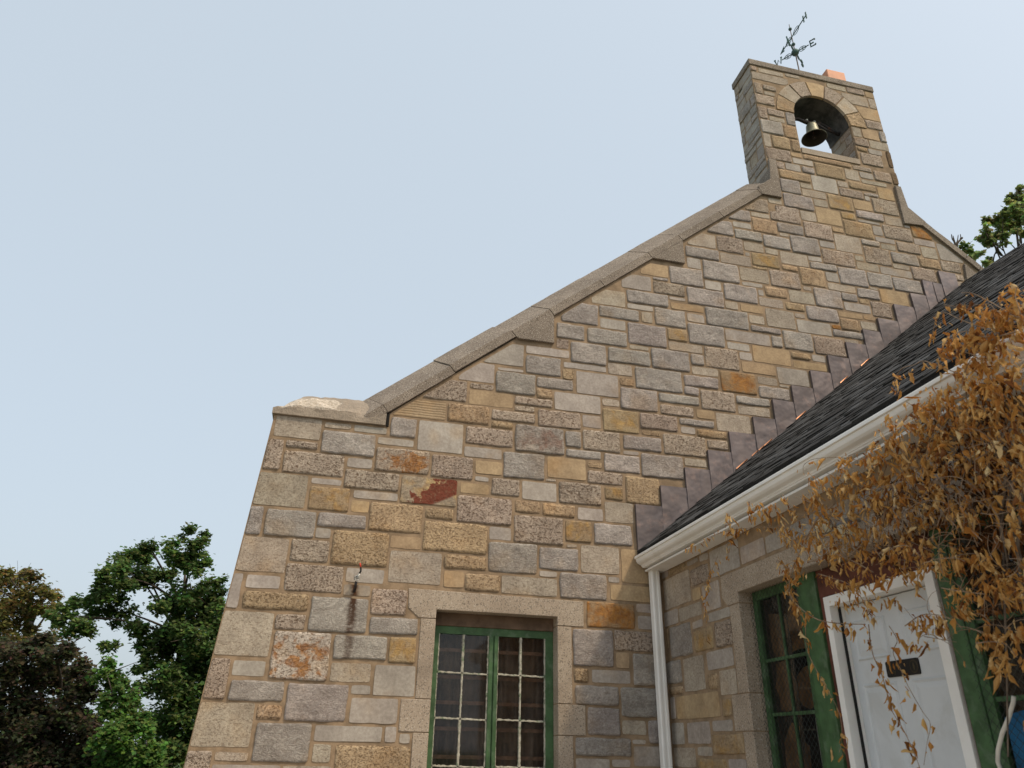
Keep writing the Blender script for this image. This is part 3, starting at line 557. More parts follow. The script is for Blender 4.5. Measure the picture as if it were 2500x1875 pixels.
door = yb('door', XI+.09, XI+.135, 3.758, 4.672, .47, 2.545, WHITE, wing)
for nm, y0, y1, z0, z1 in (('door_casing', 4.676, 4.733, .47, 2.622), ('door_casing', 3.678, 3.752, .47, 2.622), ('door_casing', 3.752, 4.676, 2.552, 2.622)):
    yb(nm, XI-.012, XI+.15, y0, y1, z0, z1, WHITE2, door)
yb('door_stop', XI+.065, XI+.10, 4.658, 4.676, .47, 2.552, WHITE2, door); yb('weather_strip', XI+.055, XI+.064, 4.655, 4.676, .47, 2.55, BLACK, door, 0)
def dpanel(y0, y1, z0, z1):
    xf = XI + .09; vs = []; fs = []
    rings = [(0, .0), (.010, .009), (.024, .001), (.058, .010)]
    for ins, d in rings: vs += [(xf - d - .001, y0+ins, z0+ins), (xf - d - .001, y1-ins, z0+ins), (xf - d - .001, y1-ins, z1-ins), (xf - d - .001, y0+ins, z1-ins)]
    for r_ in range(len(rings)-1): fs += [(r_*4+k, r_*4+(k+1) % 4, r_*4+4+(k+1) % 4, r_*4+4+k) for k in range(4)]
    fs.append(tuple(range(len(vs)-4, len(vs)))); mesh('door_panel', vs, [f[::-1] for f in fs], WHITE, door)
# carve shallow recess look: panels sit in the leaf face
for y0, y1 in ((3.815, 4.135), (4.275, 4.595)):
    for z0, z1 in ((2.185, 2.44), (1.33, 2.04), (.62, 1.2)): dpanel(y0, y1, z0, z1)
KNOB = plain('brass', (.5, .36, .14), .3, .1, 5, 0, metal=1.)
b = MB(); b.lathe([(.0, 0), (.03, .0), (.032, .02), (.02, .035), (.0, .04)], (0, 0, 0), 14); o = b.build('door_knob', KNOB, door, True); o.location = (XI+.09, 3.82, 1.25); o.rotation_euler = (0, -math.pi/2, 0)

# leaded side lights with wire guards
def side_light(y0, y1, name):
    fm = MB(); z0, z1 = .9, OZ-.005
    fm.box(XI, y0, z1-.07, XI+.06, y1, z1); fm.box(XI, y0, z0, XI+.06, y1, z0+.07); fm.box(XI, y0, z0+.07, XI+.06, y0+.06, z1-.07); fm.box(XI, y1-.06, z0+.07, XI+.06, y1, z1-.07)
    w_ = fm.build(name, GREEN, wing); ym = (y0+y1)/2; zs = [z1-.07, 2.28, 1.889, 1.49, 1.09, z0+.07]
    yb('apron', XI, XI+.06, y0, y1, .45, z0, GREEN, w_)
    for z in zs[1:-1]: yb('muntin', XI+.012, XI+.04, y0+.06, y1-.06, z-.012, z+.012, GREEN, w_, .002)
    yb('muntin', XI+.014, XI+.038, ym-.011, ym+.011, z0+.07, z1-.07, GREEN, w_, .002)
    for k in range(len(zs)-1):
        for a, c in ((y0+.06, ym), (ym, y1-.06)): mesh('pane', [(XI+.026, a, zs[k+1]), (XI+.026, c, zs[k+1]), (XI+.026, c, zs[k]), (XI+.026, a, zs[k])], [(3, 2, 1, 0)], GLASS2, w_)
    gd = MB(); p = .052; xg = XI - .03; H_ = z1 - z0; Wd = y1 - y0
    for sgn in (1, -1):
        k = -H_
        while k < Wd:
            a0, a1 = max(0, k), min(Wd, k + H_)
            if a1 > a0 + .02:
                za, zb = (a0-k), (a1-k)
                if sgn < 0: za, zb = H_-za, H_-zb
                gd.tube([(xg + .002*sgn, y0+a0, z0+za), (xg + .002*sgn, y0+a1, z0+zb)], .0013, 4, cap=False)
            k += p
    WIRE = bpy.data.materials.get('guard_wire') or plain('guard_wire', (.035, .04, .035), .7, .2, 20, 0)
    gd.build('wire_guard', WIRE, w_)
    return w_
w1 = side_light(4.987, OY1-.005, 'side_window'); w2 = side_light(OY0+.005, 3.533, 'side_window')
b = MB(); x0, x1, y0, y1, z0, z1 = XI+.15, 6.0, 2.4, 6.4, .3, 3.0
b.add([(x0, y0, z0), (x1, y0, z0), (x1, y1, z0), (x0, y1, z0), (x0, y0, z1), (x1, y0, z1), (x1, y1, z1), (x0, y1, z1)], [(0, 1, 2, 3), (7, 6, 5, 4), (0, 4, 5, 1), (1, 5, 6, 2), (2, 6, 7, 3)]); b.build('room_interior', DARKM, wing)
REFL = plain('reflection_brown', (.30, .165, .07), .85, .35, 5, .3, .02, stain=(.10, .055, .03), stscale=6)  # orange-brown patches behind the panes, painting in their warm reflections
for a, c, z0_, z1_ in ((5.06, 5.32, 2.32, 2.70), (5.35, 5.60, 2.30, 2.62), (5.06, 5.31, 1.92, 2.20), (5.35, 5.60, 1.92, 2.26), (5.36, 5.60, 1.30, 1.80), (5.28, 5.35, 1.25, 1.70)):
    n_ = 14; cy, cz = (a+c)/2, (z0_+z1_)/2; ph = a*7 + z0_*3
    vs = [(XI+.075, cy, cz)] + [(XI + .07 + .012*math.sin(k*2.1+ph), cy + (c-a)/2*math.copysign(min(1, abs(1.25*math.cos(2*math.pi*k/n_))), math.cos(2*math.pi*k/n_))*(1 + .22*noise.noise(Vector((k*1.7, ph, 0)))), cz + (z1_-z0_)/2*math.copysign(min(1, abs(1.25*math.sin(2*math.pi*k/n_))), math.sin(2*math.pi*k/n_))*(1 + .25*noise.noise(Vector((ph, k*1.3, 4))))) for k in range(n_)]
    mesh('reflection_patch', vs, [(0, 1+(k+1) % n_, 1+k) for k in range(n_)], REFL, w1)
yb('inner_blind', XI+.12, XI+.135, 5.20, 5.235, .95, 1.86, WHITE, w1)

# ---------------------------------------------------------------- wing roof
RA, RM = 1.009, SL                         # roof plane z = RA + RM x
SHB = plain('shingle_base', (.022, .023, .025), .9, .3, 9, .4, .005)
XEV = 3.03                                  # eave
def rp(v_, y, h=0.):                        # v: distance up the slope, h: above the plane
    x = XEV + v_*sdir.x - h*sdir.y; return Vector((x, y, RA + RM*XEV + v_*sdir.y + h*sdir.x))
VR = lambda y: 7.03 + (y - 7.39)*.591       # ridge/hip line on the slope
b = MB(); b.add([rp(0, 7.195, -.012), rp(VR(7.195), 7.195, -.012), rp(VR(YE), YE, -.012), rp(0, YE, -.012), rp(0, 7.195, -.05), rp(VR(7.195), 7.195, -.05), rp(VR(YE), YE, -.05), rp(0, YE, -.05)],
      [(0, 1, 2, 3), (7, 6, 5, 4), (0, 3, 7, 4), (3, 2, 6, 7), (2, 1, 5, 6), (1, 0, 4, 5)])
p1, p2 = rp(VR(7.195), 7.195, -.012), rp(VR(YE), YE, -.012)
b.add([p1, p2, (p2.x + 4, YE, p2.z - 3.2), (p1.x + 4.3, 7.195, p1.z - 3.5)], [(0, 3, 2, 1)])
roof = b.build('shingle_roof', SHB, wing)
def shingle_mat():
    m, t, b = M('asphalt_shingle'); v, col = vec_of(t)
    c = mixc(t, ramp(t, noi(t, v, 260, 2, .6), .4, .7), mixc(t, 1., col, (.7, .7, .7), 'MULTIPLY'), mixc(t, 1., col, (1.5, 1.5, 1.55), 'MULTIPLY'))
    c = mixc(t, ramp(t, noi(t, v, 6, 4), .5, .75, 0, .4), c, (.012, .012, .012))
    t.links.new(c, b.inputs['Base Color']); b.inputs['Roughness'].default_value = .93; bump(t, b, noi(t, v, 300, 2, .7), .6, .003); return m
SHM = shingle_mat(); NR = 46; tabs = []; sr = random.Random(5)
for r_ in range(NR):
    y = 7.17; 
    while y > 1.2:
        wd = sr.uniform(.10, .30); y1 = max(y - wd, 1.2); s0, s1 = r_/NR, (r_ + 1.)/NR
        k = sr.choice((.016, .028, .045, .08)); tint = (k*.97, k, k*1.02); h_ = sr.choice((.001, .0025, .005, .0075, .010)); jj = sr.choice((-.02, 0, .02, .045)) if r_ else 0
        g_ = .002; v4 = []
        for (yy, ss) in ((y-g_, s0), (y1+g_, s0), (y1+g_, s1), (y-g_, s1)):
            vv = VR(yy)*ss + (jj if ss == s0 else .016 if r_ < NR-1 else 0); wob = .0012*noise.noise(Vector((yy*3, r_*1.7, 0)))
            v4.append(rp(vv, yy, (h_ if ss == s0 else h_ - .0035) + wob)); v4.append(rp(vv, yy, -.012))
        d_ = (v4[0] - CAM).length
        tabs.append((d_, r_, v4, tint)); y = y1
FT = [(0, 2, 4, 6), (0, 1, 3, 2), (2, 3, 5, 4), (6, 7, 1, 0)]
def vis(t_):                                # largest in the picture: near and inside the frame
    p = t_[2][0] - CAM; q = p.dot(CF)
    if q <= .2: return 1e9
    px = 1250 + FPX*p.dot(CR)/q
    return t_[0] + (50 if px > 2560 else 0) - .25*t_[1]/NR
tabs.sort(key=vis); st_ = MB()
for i, (d_, r_, v4, tint) in enumerate(tabs):
    if i < 300: mesh('shingle', v4, FT, SHM, roof, tint)
    else: st_.add(v4, FT, tint)
o = st_.build('shingle_courses', SHM, roof); o['kind'] = 'stuff'

# stepped flashing on the gable wall
def copper_mat():
    m, t, b = M('dull_copper'); v, col = vec_of(t)
    c = mixc(t, ramp(t, noi(t, v, 3, 5, .65, .6), .35, .65), (.175, .15, .145), (.125, .11, .112)); c = mixc(t, ramp(t, noi(t, v, 9, 5, .7), .5, .72, 0, .6), c, (.27, .20, .175))
    c = mixc(t, .35, c, mixc(t, 1., c, col, 'MULTIPLY'))
    t.links.new(c, b.inputs['Base Color']); b.inputs['Metallic'].default_value = .35; b.inputs['Roughness'].default_value = .48; bump(t, b, noi(t, v, 5, 2), .5, .03); return m
COP = copper_mat(); BRIGHT = plain('bright_copper', (.55, .26, .14), .35, .2, 9, .2, .005, metal=.8)
FL = [(3.042, 4.004), (3.35, 4.245), (3.66, 4.487), (3.967, 4.731), (4.265, 4.994), (4.606, 5.228), (4.904, 5.494), (5.199, 5.723), (5.508, 5.976), (5.804, 6.236), (6.123, 6.482), (6.426, 6.723), (6.705, 6.942), (7.024, 7.218), (7.351, 7.457), (7.611, 7.72), (7.785, 7.712), (7.942, 7.943), (8.225, 7.96)]
for i in range(len(FL)-1):
    x0, zt = FL[i]; x1 = FL[i+1][0]; zr = lambda x: RA + RM*x - .02; N = 6; vs = []
    for a in range(N+1):
        for c in range(N+1):
            x = x0 + (x1 + .008 - x0)*a/N; zb = zr(x); z = zb + (zt - zb)*c/N
            d = .0255 + .004*math.sin(c*1.1 + i) * noise.noise(Vector((x*4, z*4, 1))) + .007*(1 - a/N) + .006*noise.noise(Vector((x*3, z*3, i)))
            vs.append((x, YW - d, z))
    vs += [(x0, YW + .002, zt), (x1 + .008, YW + .002, zt), (x0, YW + .002, zr(x0))]
    n1 = N+1; fs = [(a*n1+c, (a+1)*n1+c, (a+1)*n1+c+1, a*n1+c+1) for a in range(N) for c in range(N)]
    fs += [tuple([k*n1+N for k in range(N+1)]) + (n1*n1+1, n1*n1), tuple(range(N, -1, -1)) + (n1*n1+2, n1*n1)]
    v = rnd.uniform(.75, 1.25); mesh('flashing_step', vs, fs, COP, roof, (v, v*.96, v))
for k in range(9):                          # torn bright edges along the roof line
    x = 4.4 + k*.1 + rnd.uniform(-.03, .03) if k < 4 else rnd.uniform(3.2, 7.5); L_ = rnd.uniform(.06, .16); z = RA + RM*x
    mesh('copper_edge', [(x, YW-.045, z+.012), (x+L_, YW-.045, z+.012+L_*RM), (x+L_, YW-.05, z+.03+L_*RM), (x, YW-.04, z+.026)], [(0, 1, 2, 3)], BRIGHT, roof)

# gutter, fascia, soffit, downspout
GP = [(3.000, 3.424), (2.995, 3.431), (2.990, 3.424), (2.990, 3.404), (3.004, 3.400), (3.006, 3.386), (3.012, 3.370), (3.026, 3.356), (3.044, 3.348), (3.056, 3.343), (3.062, 3.336), (3.062, 3.331), (3.068, 3.329), (3.073, 3.318), (3.138, 3.318), (3.138, 3.43), (3.134, 3.43), (3.134, 3.323), (3.078, 3.323), (3.068, 3.345), (3.05, 3.356), (3.032, 3.364), (3.02, 3.376), (3.012, 3.39), (3.01, 3.404)]
m = MB(); m.prism(GP, lambda x, z: (x, 7.155, z), lambda x, z: (x, YE, z)); gut = m.build('gutter', WHITE2, wing)
mesh('gutter_end', [(x, 7.153, z) for x, z in GP[1:16]], [tuple(range(15))], WHITE2, gut)
yb('fascia_board', 3.139, 3.165, YE, 7.16, 3.30, 3.50, WHITE2, wing, 0); yb('soffit_board', 3.10, 3.284, YE, 7.16, 3.282, 3.299, WHITE2, wing, 0)
m = MB(); dx0, dx1, dy0, dy1 = 3.130, 3.225, 7.070, 7.145
prof = [(dx0, dy0+.012), (dx0+.012, dy0), (dx0+.03, dy0), (dx0+.034, dy0+.006), (dx0+.056, dy0+.006), (dx0+.060, dy0), (dx1-.012, dy0), (dx1, dy0+.012), (dx1, dy1), (dx0, dy1)]
m.prism(prof, lambda x, y: (x, y, .15), lambda x, y: (x, y, 3.318)); ds = m.build('downspout', WHITE2, wing)
for z in (1.1, 2.2): 
    m = MB(); m.box(dx0-.004, dy0-.004, z, dx1+.004, YW+.0, z+.025)
    if z < 1.2: m.build('strap', WHITE2, ds)

# sign on the door
SIGNM = plain('black_sign', (.012, .012, .013), .35, .1, 4, 0); GOLD = plain('faded_gold', (.075, .062, .032), .6, .3, 20, 0)
xs_ = XI + .086
def rrect(y0, y1, z0, z1, r, n_=5):
    return [(cy + r*math.cos(a), cz + r*math.sin(a)) for cy, cz, a0 in ((y1-r, z1-r, 0), (y0+r, z1-r, 90), (y0+r, z0+r, 180), (y1-r, z0+r, 270)) for a in [R(a0 + 90*k/n_) for k in range(n_+1)]]
sy0, sy1, sz0, sz1 = 4.045, 4.337, 2.062, 2.156
m = MB(); m.prism(rrect(sy0, sy1, sz0, sz1, .012), lambda y, z: (xs_ - .004, y, z), lambda y, z: (xs_ + .0035, y, z)); sign = m.build('door_sign', SIGNM)
tag(sign, 'small black rounded sign with faded gold lettering on white door', 'sign')
def text(txt, size, y, z, parent):
    cu = bpy.data.curves.new('lettering', 'FONT'); cu.body = txt; cu.size = size; cu.extrude = .0006; cu.align_x = 'LEFT'
    o = bpy.data.objects.new('tmp', cu); sc.collection.objects.link(o); dg = bpy.context.evaluated_depsgraph_get(); me = bpy.data.meshes.new_from_object(o.evaluated_get(dg)); bpy.data.objects.remove(o)
    me.materials.clear(); me.materials.append(GOLD); q = put(bpy.data.objects.new('lettering', me), parent)
    q.matrix_world = Matrix(((0, 0, -1, xs_ - .0052), (-1, 0, 0, y), (0, 1, 0, z), (0, 0, 0, 1)))
text('Employees', .030, 4.325, 2.117, sign); text('Only', .034, 4.320, 2.080, sign)
m = MB(); N = 28
for r0, r1 in ((.034, .0375), (.028, .0295)):
    vs = [(xs_ - .0056, 4.088 + r_*.92*math.cos(2*math.pi*i/N), 2.109 + r_*math.sin(2*math.pi*i/N)) for r_ in (r0, r1) for i in range(N)]
    m.add(vs, [(i, (i+1) % N, (i+1) % N + N, i+N) for i in range(N)])
m.add([(xs_ - .0056, 4.088 + a, 2.109 + c) for a, c in ((-.006, -.02), (.006, -.02), (.008, .004), (.004, .022), (-.003, .02), (-.008, .002))], [(0, 1, 2, 3, 4, 5)])
m.build('emblem', GOLD, sign)
# ---------------------------------------------------------------- bell
BRZ = plain('bell_bronze', (.26, .26, .19), .5, .3, 5, .1, .004, metal=.35, stain=(.20, .10, .05), stscale=4, spec=.5); IRON = plain('dark_iron', (.035, .03, .03), .6, .3, 12, .3, .003, metal=.3, stain=(.16, .07, .045), stscale=7)
bell = empty('bell', (0, 0, 0), 'bronze bell hanging from an iron yoke in the arched opening', 'bell')
bx, by, bz = 6.575, 7.46, 10.45
out = [(0, .335), (.05, .335), (.088, .325), (.105, .30), (.112, .25), (.118, .18), (.130, .12), (.152, .065), (.185, .03), (.232, .004), (.238, -.004), (.232, -.008), (.205, .0), (.17, .035), (.14, .075), (.115, .14), (.1, .28), (0, .31)]
out = [(r_*.82, z_*.86) for r_, z_ in out]
m = MB(); m.lathe(out[:12], (bx, by, bz), 40); m.build('bell_body', BRZ, bell, True)
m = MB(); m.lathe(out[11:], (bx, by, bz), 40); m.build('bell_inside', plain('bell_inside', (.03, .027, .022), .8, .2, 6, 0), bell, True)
m = MB(); m.tube([(bx, by, bz+.30), (bx+.01, by, bz+.03)], .011, 8); m.lathe([(0, .035), (.03, .02), (.034, 0), (.03, -.02), (0, -.035)], (bx+.01, by, bz+.02), 12); m.build('clapper', IRON, bell, True)
L_, Rr = AC-AR0-.005, AC+AR0+.01
pts = [(L_, by, 10.66), (L_+.10, by, 10.70), (L_+.17, by, 10.775), (L_+.27, by, 10.80), (bx-.09, by, 10.765), (bx, by, 10.75), (bx+.09, by, 10.765), (bx+.17, by, 10.80), (Rr-.26, by, 10.775), (Rr-.15, by, 10.70), (Rr-.06, by, 10.655), (Rr, by, 10.655)]
m = MB(); m.tube(pts, [.032, .03, .027, .027, .032, .036, .032, .027, .027, .03, .034, .036], 8); m.build('yoke', IRON, bell, True)
BST = plain('bolt_steel', (.55, .55, .5), .5, .1, 9, 0, metal=.3)
for dx in (-.07, .07): m = MB(); m.tube([(bx+dx, by, 10.73), (bx+dx, by, 10.795), (bx+dx, by, 10.797), (bx+dx, by, 10.825)], [.011, .011, .024, .022], 6); m.build('bolt', BST, bell)
m = MB(); m.tube([(bx+.02, by-.03, 10.74), (bx+.10, by-.05, 10.70), (bx+.22, by-.05, 10.63), (bx+.40, by-.02, 10.63)], .02, 6); m.build('bell_lever', IRON, bell, True)

# ---------------------------------------------------------------- weather vane
VERD = plain('verdigris', (.10, .165, .155), .7, .35, 9, .2, .003, stain=(.035, .04, .045), stscale=14, metal=.2)
VROD = plain('vane_rod', (.13, .10, .085), .6, .2, 9, 0)
vane = empty('weather_vane', (0, 0, 0), 'green copper weather vane with arrow and compass letters above the belfry', 'weather vane')
vx, vy = 6.57, 7.46
m = MB(); m.tube([(vx, vy, 11.60), (vx, vy, 12.45)], .011, 8); m.tube([(vx, vy, 12.45), (vx, vy, 13.12)], [.010, .006], 8); m.build('mast', VROD, vane)
def ball(z, r, nm): 
    m = MB(); m.lathe([(0, r)] + [(r*math.sin(math.pi*k/10), r*math.cos(math.pi*k/10)) for k in range(1, 10)] + [(0, -r)], (vx, vy, z), 20); m.build(nm, VERD, vane, True)
ball(12.412, .064, 'large_ball'); ball(12.614, .032, 'small_ball'); ball(13.0, .030, 'small_ball')
ew = Vector((.573, -.819, 0)); ns = Vector((.819, .573, 0)); up = Vector((0, 0, 1)); C0 = Vector((vx, vy, 12.412))
def letter(pl, c, e1, e2, s, r=.009):
    m_ = MB()
    for seg in pl: m_.tube([c + e1*x*s + e2*y*s for x, y in seg], r, 5)
    return m_
LET = {'W': [[(-.5, .6), (-.28, -.6), (0, .35), (.28, -.6), (.5, .6)], [(-.62, .6), (-.36, .6)], [(.36, .6), (.62, .6)]], 'E': [[(.4, .6), (-.3, .6), (-.3, -.6), (.4, -.6)], [(-.3, 0), (.2, 0)], [(.4, .6), (.4, .42)], [(.4, -.6), (.4, -.42)]],
       'N': [[(-.4, -.6), (-.4, .6), (.4, -.6), (.4, .6)]], 'S': [[(.35, .4), (.1, .6), (-.25, .55), (-.35, .28), (0, .02), (.35, -.28), (.2, -.55), (-.15, -.6), (-.35, -.4)]]}
for dr, ch, ln in ((ew, 'E', .30), (-ew, 'W', .30), (-ns, 'N', .30), (ns, 'S', .30)):
    m = MB(); m.tube([C0 + dr*.05, C0 + dr*ln*.78], .009, 6)
    for sg in (1, -1):   # scroll bracket
        m.tube([C0 + dr*.055 + up*.005*sg, C0 + dr*.10 + up*.05*sg, C0 + dr*.15 + up*.045*sg, C0 + dr*.19 + up*.012*sg], .006, 5)
        m.tube([C0 + dr*.15 + up*.045*sg, C0 + dr*.135 + up*.02*sg, C0 + dr*.115 + up*.028*sg], .005, 5)
    m.build('compass_arm', VERD, vane)
    e1 = Vector((dr.x, dr.y, 0)) if ch in 'ES' else Vector((-dr.x, -dr.y, 0))
    letter(LET[ch], C0 + dr*(ln*.78 + .062), e1, up, .115, .0125).build('compass_letter', VERD, vane)
A0 = Vector((vx, vy, 12.80)); ad = Vector((.02, 1, 0)).normalized()
m = MB(); m.tube([A0 - ad*.36, A0 + ad*.30], .009, 6); m.prism([(0, .0), (-.13, .055), (-.09, 0), (-.13, -.055)], lambda a, c: A0 + ad*(.37 + a) + up*c + Vector((.006, 0, 0)), lambda a, c: A0 + ad*(.37 + a) + up*c - Vector((.006, 0, 0)))
for s_ in (-.13, .10):
    for sg in (1, -1): m.tube([A0 + ad*(s_-.10), A0 + ad*(s_-.06) + up*.045*sg, A0 + ad*s_ + up*.06*sg, A0 + ad*(s_+.06) + up*.04*sg, A0 + ad*(s_+.09)], .006, 5)
m.build('arrow', VERD, vane)
m = MB(); T0 = A0 - ad*.40
for off in (-.035, .04): m.prism([(-.022, -.075), (.022, -.075), (.022, .075), (-.022, .075)], lambda a, c, off=off: T0 - ad*(-off) + ad*a*.55 + up*c + Vector((.005, 0, 0)), lambda a, c, off=off: T0 + ad*off + ad*a*.55 + up*c - Vector((.005, 0, 0)))
m.tube([T0 - ad*.05, T0 + ad*.06], .01, 5); m.build('tail_fletching', VERD, vane)

# ---------------------------------------------------------------- small things on the roof and walls
TERR = plain('terracotta', (.62, .28, .16), .6, .12, 4, .1, .004)
m = MB(); x0, x1, y0, y1 = 7.12, 7.47, 7.45, 7.74
m.box(x0, y0, 11.605, x1, y1, 12.17); o = m.build('chimney_box', TERR); bv = o.modifiers.new('bevel', 'BEVEL'); bv.width = .012; bv.segments = 2
tag(o, 'plain orange clay coloured box standing on top of the belfry cap', 'box')
hook = empty('wire_stub', (0, 0, 0), 'rusty iron bracket with a twisted wire end and red tip on stone wall', 'bracket')
hp = [(.182, 7.22, 2.905), (.185, 7.16, 2.915), (.188, 7.14, 2.945), (.190, 7.13, 2.985)]
m = MB(); m.tube(hp, [.014, .014, .014, .012], 8); m.build('bracket', IRON, hook, True)
m = MB(); cc = Vector((.193, 7.12, 3.01))
for k in range(3): m.tube([cc + Vector((.024*math.cos(a), .010*math.sin(a+k), .020*math.sin(a+.6*k) + .012*k)) for a in [i*2*math.pi/10 for i in range(11)]], .0045, 5)
m.tube([cc, cc + Vector((.018, 0, .045))], .012, 6); m.build('wire_coil', plain('grey_wire', (.32, .32, .30), .5, .5, 40, 0, metal=.3), hook, True)
m = MB(); m.tube([cc + Vector((.014, 0, .04)), cc + Vector((.028, -.004, .07)), cc + Vector((.024, -.006, .105))], .0085, 7); m.build('cable_end', BLACK, hook, True)
m = MB(); m.tube([cc + Vector((.0245, -.006, .102)), cc + Vector((.013, -.008, .142))], .0075, 7); m.build('red_cap', plain('red_cap', (.55, .06, .03), .5, .1, 9, 0), hook, True)
FG = plain('lamp_grey', (.17, .17, .17), .5, .15, 6, 0); LENS = plain('lamp_lens', (.60, .57, .44), .3, .08, 5, 0)
def flood(y, z, label):
    e = empty('floodlight', (0, 0, 0), label, 'light')
    c = Vector((3.165, y, z)); ax = Vector((-.55, -.45, -.70)).normalized(); a = ax.orthogonal().normalized(); b2 = ax.cross(a)
    def ring(prof, nm, mt):
        n_ = 18; vs = [c + ax*h + (a*math.cos(k*2*math.pi/n_) + b2*math.sin(k*2*math.pi/n_))*r for r, h in prof for k in range(n_)]
        mesh(nm, vs, [(i*n_+k, i*n_+(k+1) % n_, (i+1)*n_+(k+1) % n_, (i+1)*n_+k) for i in range(len(prof)-1) for k in range(n_)], mt, e, smooth=True)
    ring([(.0, -.06), (.028, -.058), (.032, -.02), (.058, .02), (.062, .06), (.058, .062)], 'housing', FG); ring([(.057, .058), (.04, .072), (.0, .078)], 'lens', LENS)
    m = MB(); m.tube([c - ax*.05, (3.24, y, z+.05), (XA-.004, y, z+.05)], .010, 6); m.build('bracket_arm', FG, e); return e
flood(4.26, 3.03, 'round grey floodlight on the wing wall above the lintel'); flood(4.05, 2.94, 'pale floodlight half hidden in dry vine over the door')
wc = [on_x(px, py, 3.30) for px, py in ((2475, 1700), (2474, 1714), (2462, 1755), (2447, 1790), (2437, 1830), (2436, 1860), (2447, 1890), (2470, 1960))]
m = MB(); m.tube(wc, .011, 8); o = m.build('white_hose', plain('hose_white', (.62, .58, .50), .6, .1, 6, 0), None, True); tag(o, 'off white hose end hanging in front of the wire guarded window', 'hose')
TARP = plain('blue_tarp', (.012, .115, .25), .5, .25, 5, .5, .02); N = 10; vs = []
for i in range(N+1):
    for k in range(N+1):
        y = 2.80 + .62*i/N; z = .95 + .86*k/N; vs.append((XI - .014 + .006*noise.noise(Vector((y*6, z*6, 0))) + .005*noise.noise(Vector((y*17, z*17, 0))), y, z + .02*math.sin(i)))
o = mesh('blue_tarp', vs, [(i*(N+1)+k, i*(N+1)+k+1, (i+1)*(N+1)+k+1, (i+1)*(N+1)+k) for i in range(N) for k in range(N)], TARP, None, smooth=True)
so_ = o.modifiers.new('thickness', 'SOLIDIFY'); so_.thickness = .004; tag(o, 'crumpled blue tarpaulin behind the wire guard beside the door', 'tarpaulin')

# ---------------------------------------------------------------- dried vine
def leaf_mat(name, trans=.35):
    m, t, b = M(name); v, col = vec_of(t); out = t.nodes['Material Output']
    c = mixc(t, ramp(t, noi(t, v, 30, 3), .35, .7), mixc(t, 1., col, (.7, .62, .55), 'MULTIPLY'), col)
    t.links.new(c, b.inputs['Base Color']); b.inputs['Roughness'].default_value = .75; b.inputs['Specular IOR Level'].default_value = .2
    tr = nd(t, 'ShaderNodeBsdfTranslucent'); t.links.new(c, tr.inputs[0]); mx = nd(t, 'ShaderNodeMixShader'); mx.inputs[0].default_value = trans
    t.links.new(b.outputs[0], mx.inputs[1]); t.links.new(tr.outputs[0], mx.inputs[2]); t.links.new(mx.outputs[0], out.inputs[0]); return m
DRY = leaf_mat('dry_leaf', .32); STEMM = plain('vine_stem', (.24, .165, .105), .85, .35, 20, .3, .003); WOOD = plain('vine_wood', (.15, .115, .085), .9, .35, 14, .4, .004)
vine = empty('dried_vine', (0, 0, 0), 'dead climbing vine with curled orange brown leaves over gutter and door', 'vine')
vr = random.Random(11)
def curled(seed):
    """a withered, folded and twisted leaf hanging from its stalk; tip towards -z, unit length"""
    q = random.Random(seed); NL, NW = 7, 4; vs = []; curl = q.uniform(1.3, 3.0); tw = q.uniform(-2.4, 2.4); bend = q.uniform(-.7, .7); wid = q.uniform(.26, .5)
    for i in range(NL):
        t_ = i/(NL-1); prof = (math.sin(math.pi*min(1, t_*1.02))**.75)*(1 - .45*t_) + .03
        lob = 1 + .35*math.sin(t_*9 + seed)
        for k in range(NW+1):
            s_ = (k/NW - .5)*2; a = s_*curl; r_ = wid*prof*lob
            x = r_*math.sin(a)/max(.4, curl)*1.3; y = r_*(1 - math.cos(a))/max(.4, curl)*1.3 + .10*math.sin(t_*7+seed)*s_
            an = tw*t_; x, y = x*math.cos(an) - y*math.sin(an), x*math.sin(an) + y*math.cos(an)
            vs.append(Vector((x + bend*t_*t_*.5, y + .25*math.sin(t_*2.2)*bend, -t_ + .12*abs(s_)*prof)))
    fs = [(i*(NW+1)+k, i*(NW+1)+k+1, (i+1)*(NW+1)+k+1, (i+1)*(NW+1)+k) for i in range(NL-1) for k in range(NW)]
    vs += [Vector((0, 0, .22)), Vector((.025, 0, .0)), Vector((-.025, 0, 0))]; n_ = len(vs); fs.append((n_-3, n_-2, n_-1))
    return vs, fs
LEAVES = [curled(i) for i in range(14)]
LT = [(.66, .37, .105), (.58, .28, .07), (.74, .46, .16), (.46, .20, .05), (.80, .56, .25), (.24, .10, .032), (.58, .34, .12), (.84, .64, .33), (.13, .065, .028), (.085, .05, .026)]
LMESH = {}
def leaf_mesh(k, c):
    if (k, c) not in LMESH:
        o = mesh('leaf', LEAVES[k][0], LEAVES[k][1], DRY, None, LT[c], smooth=True); LMESH[k, c] = o.data; bpy.data.objects.remove(o)
    return LMESH[k, c]
allv = []     # (priority, matrix, mesh kind, tint index)
def add_leaf(p, size=None, down=.8, dark=False):
    s_ = (size or vr.choice((.018, .024, .03, .036, .045, .058))*vr.uniform(.85, 1.15))
    q = Matrix.Rotation(vr.uniform(0, 6.283), 4, 'Z') @ Matrix.Rotation(vr.gauss(0, 1-down)*2.2, 4, 'X') @ Matrix.Rotation(vr.gauss(0, 1-down)*1.5, 4, 'Y')
    M4 = Matrix.Translation(p) @ q @ Matrix.Diagonal((s_*vr.uniform(.55, 1.1), s_*vr.uniform(.55, 1.1), s_*vr.uniform(1., 1.5), 1))
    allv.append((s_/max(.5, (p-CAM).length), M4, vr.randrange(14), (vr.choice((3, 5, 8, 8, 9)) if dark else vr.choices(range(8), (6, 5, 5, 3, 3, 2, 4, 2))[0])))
stems = MB(); wood = MB()
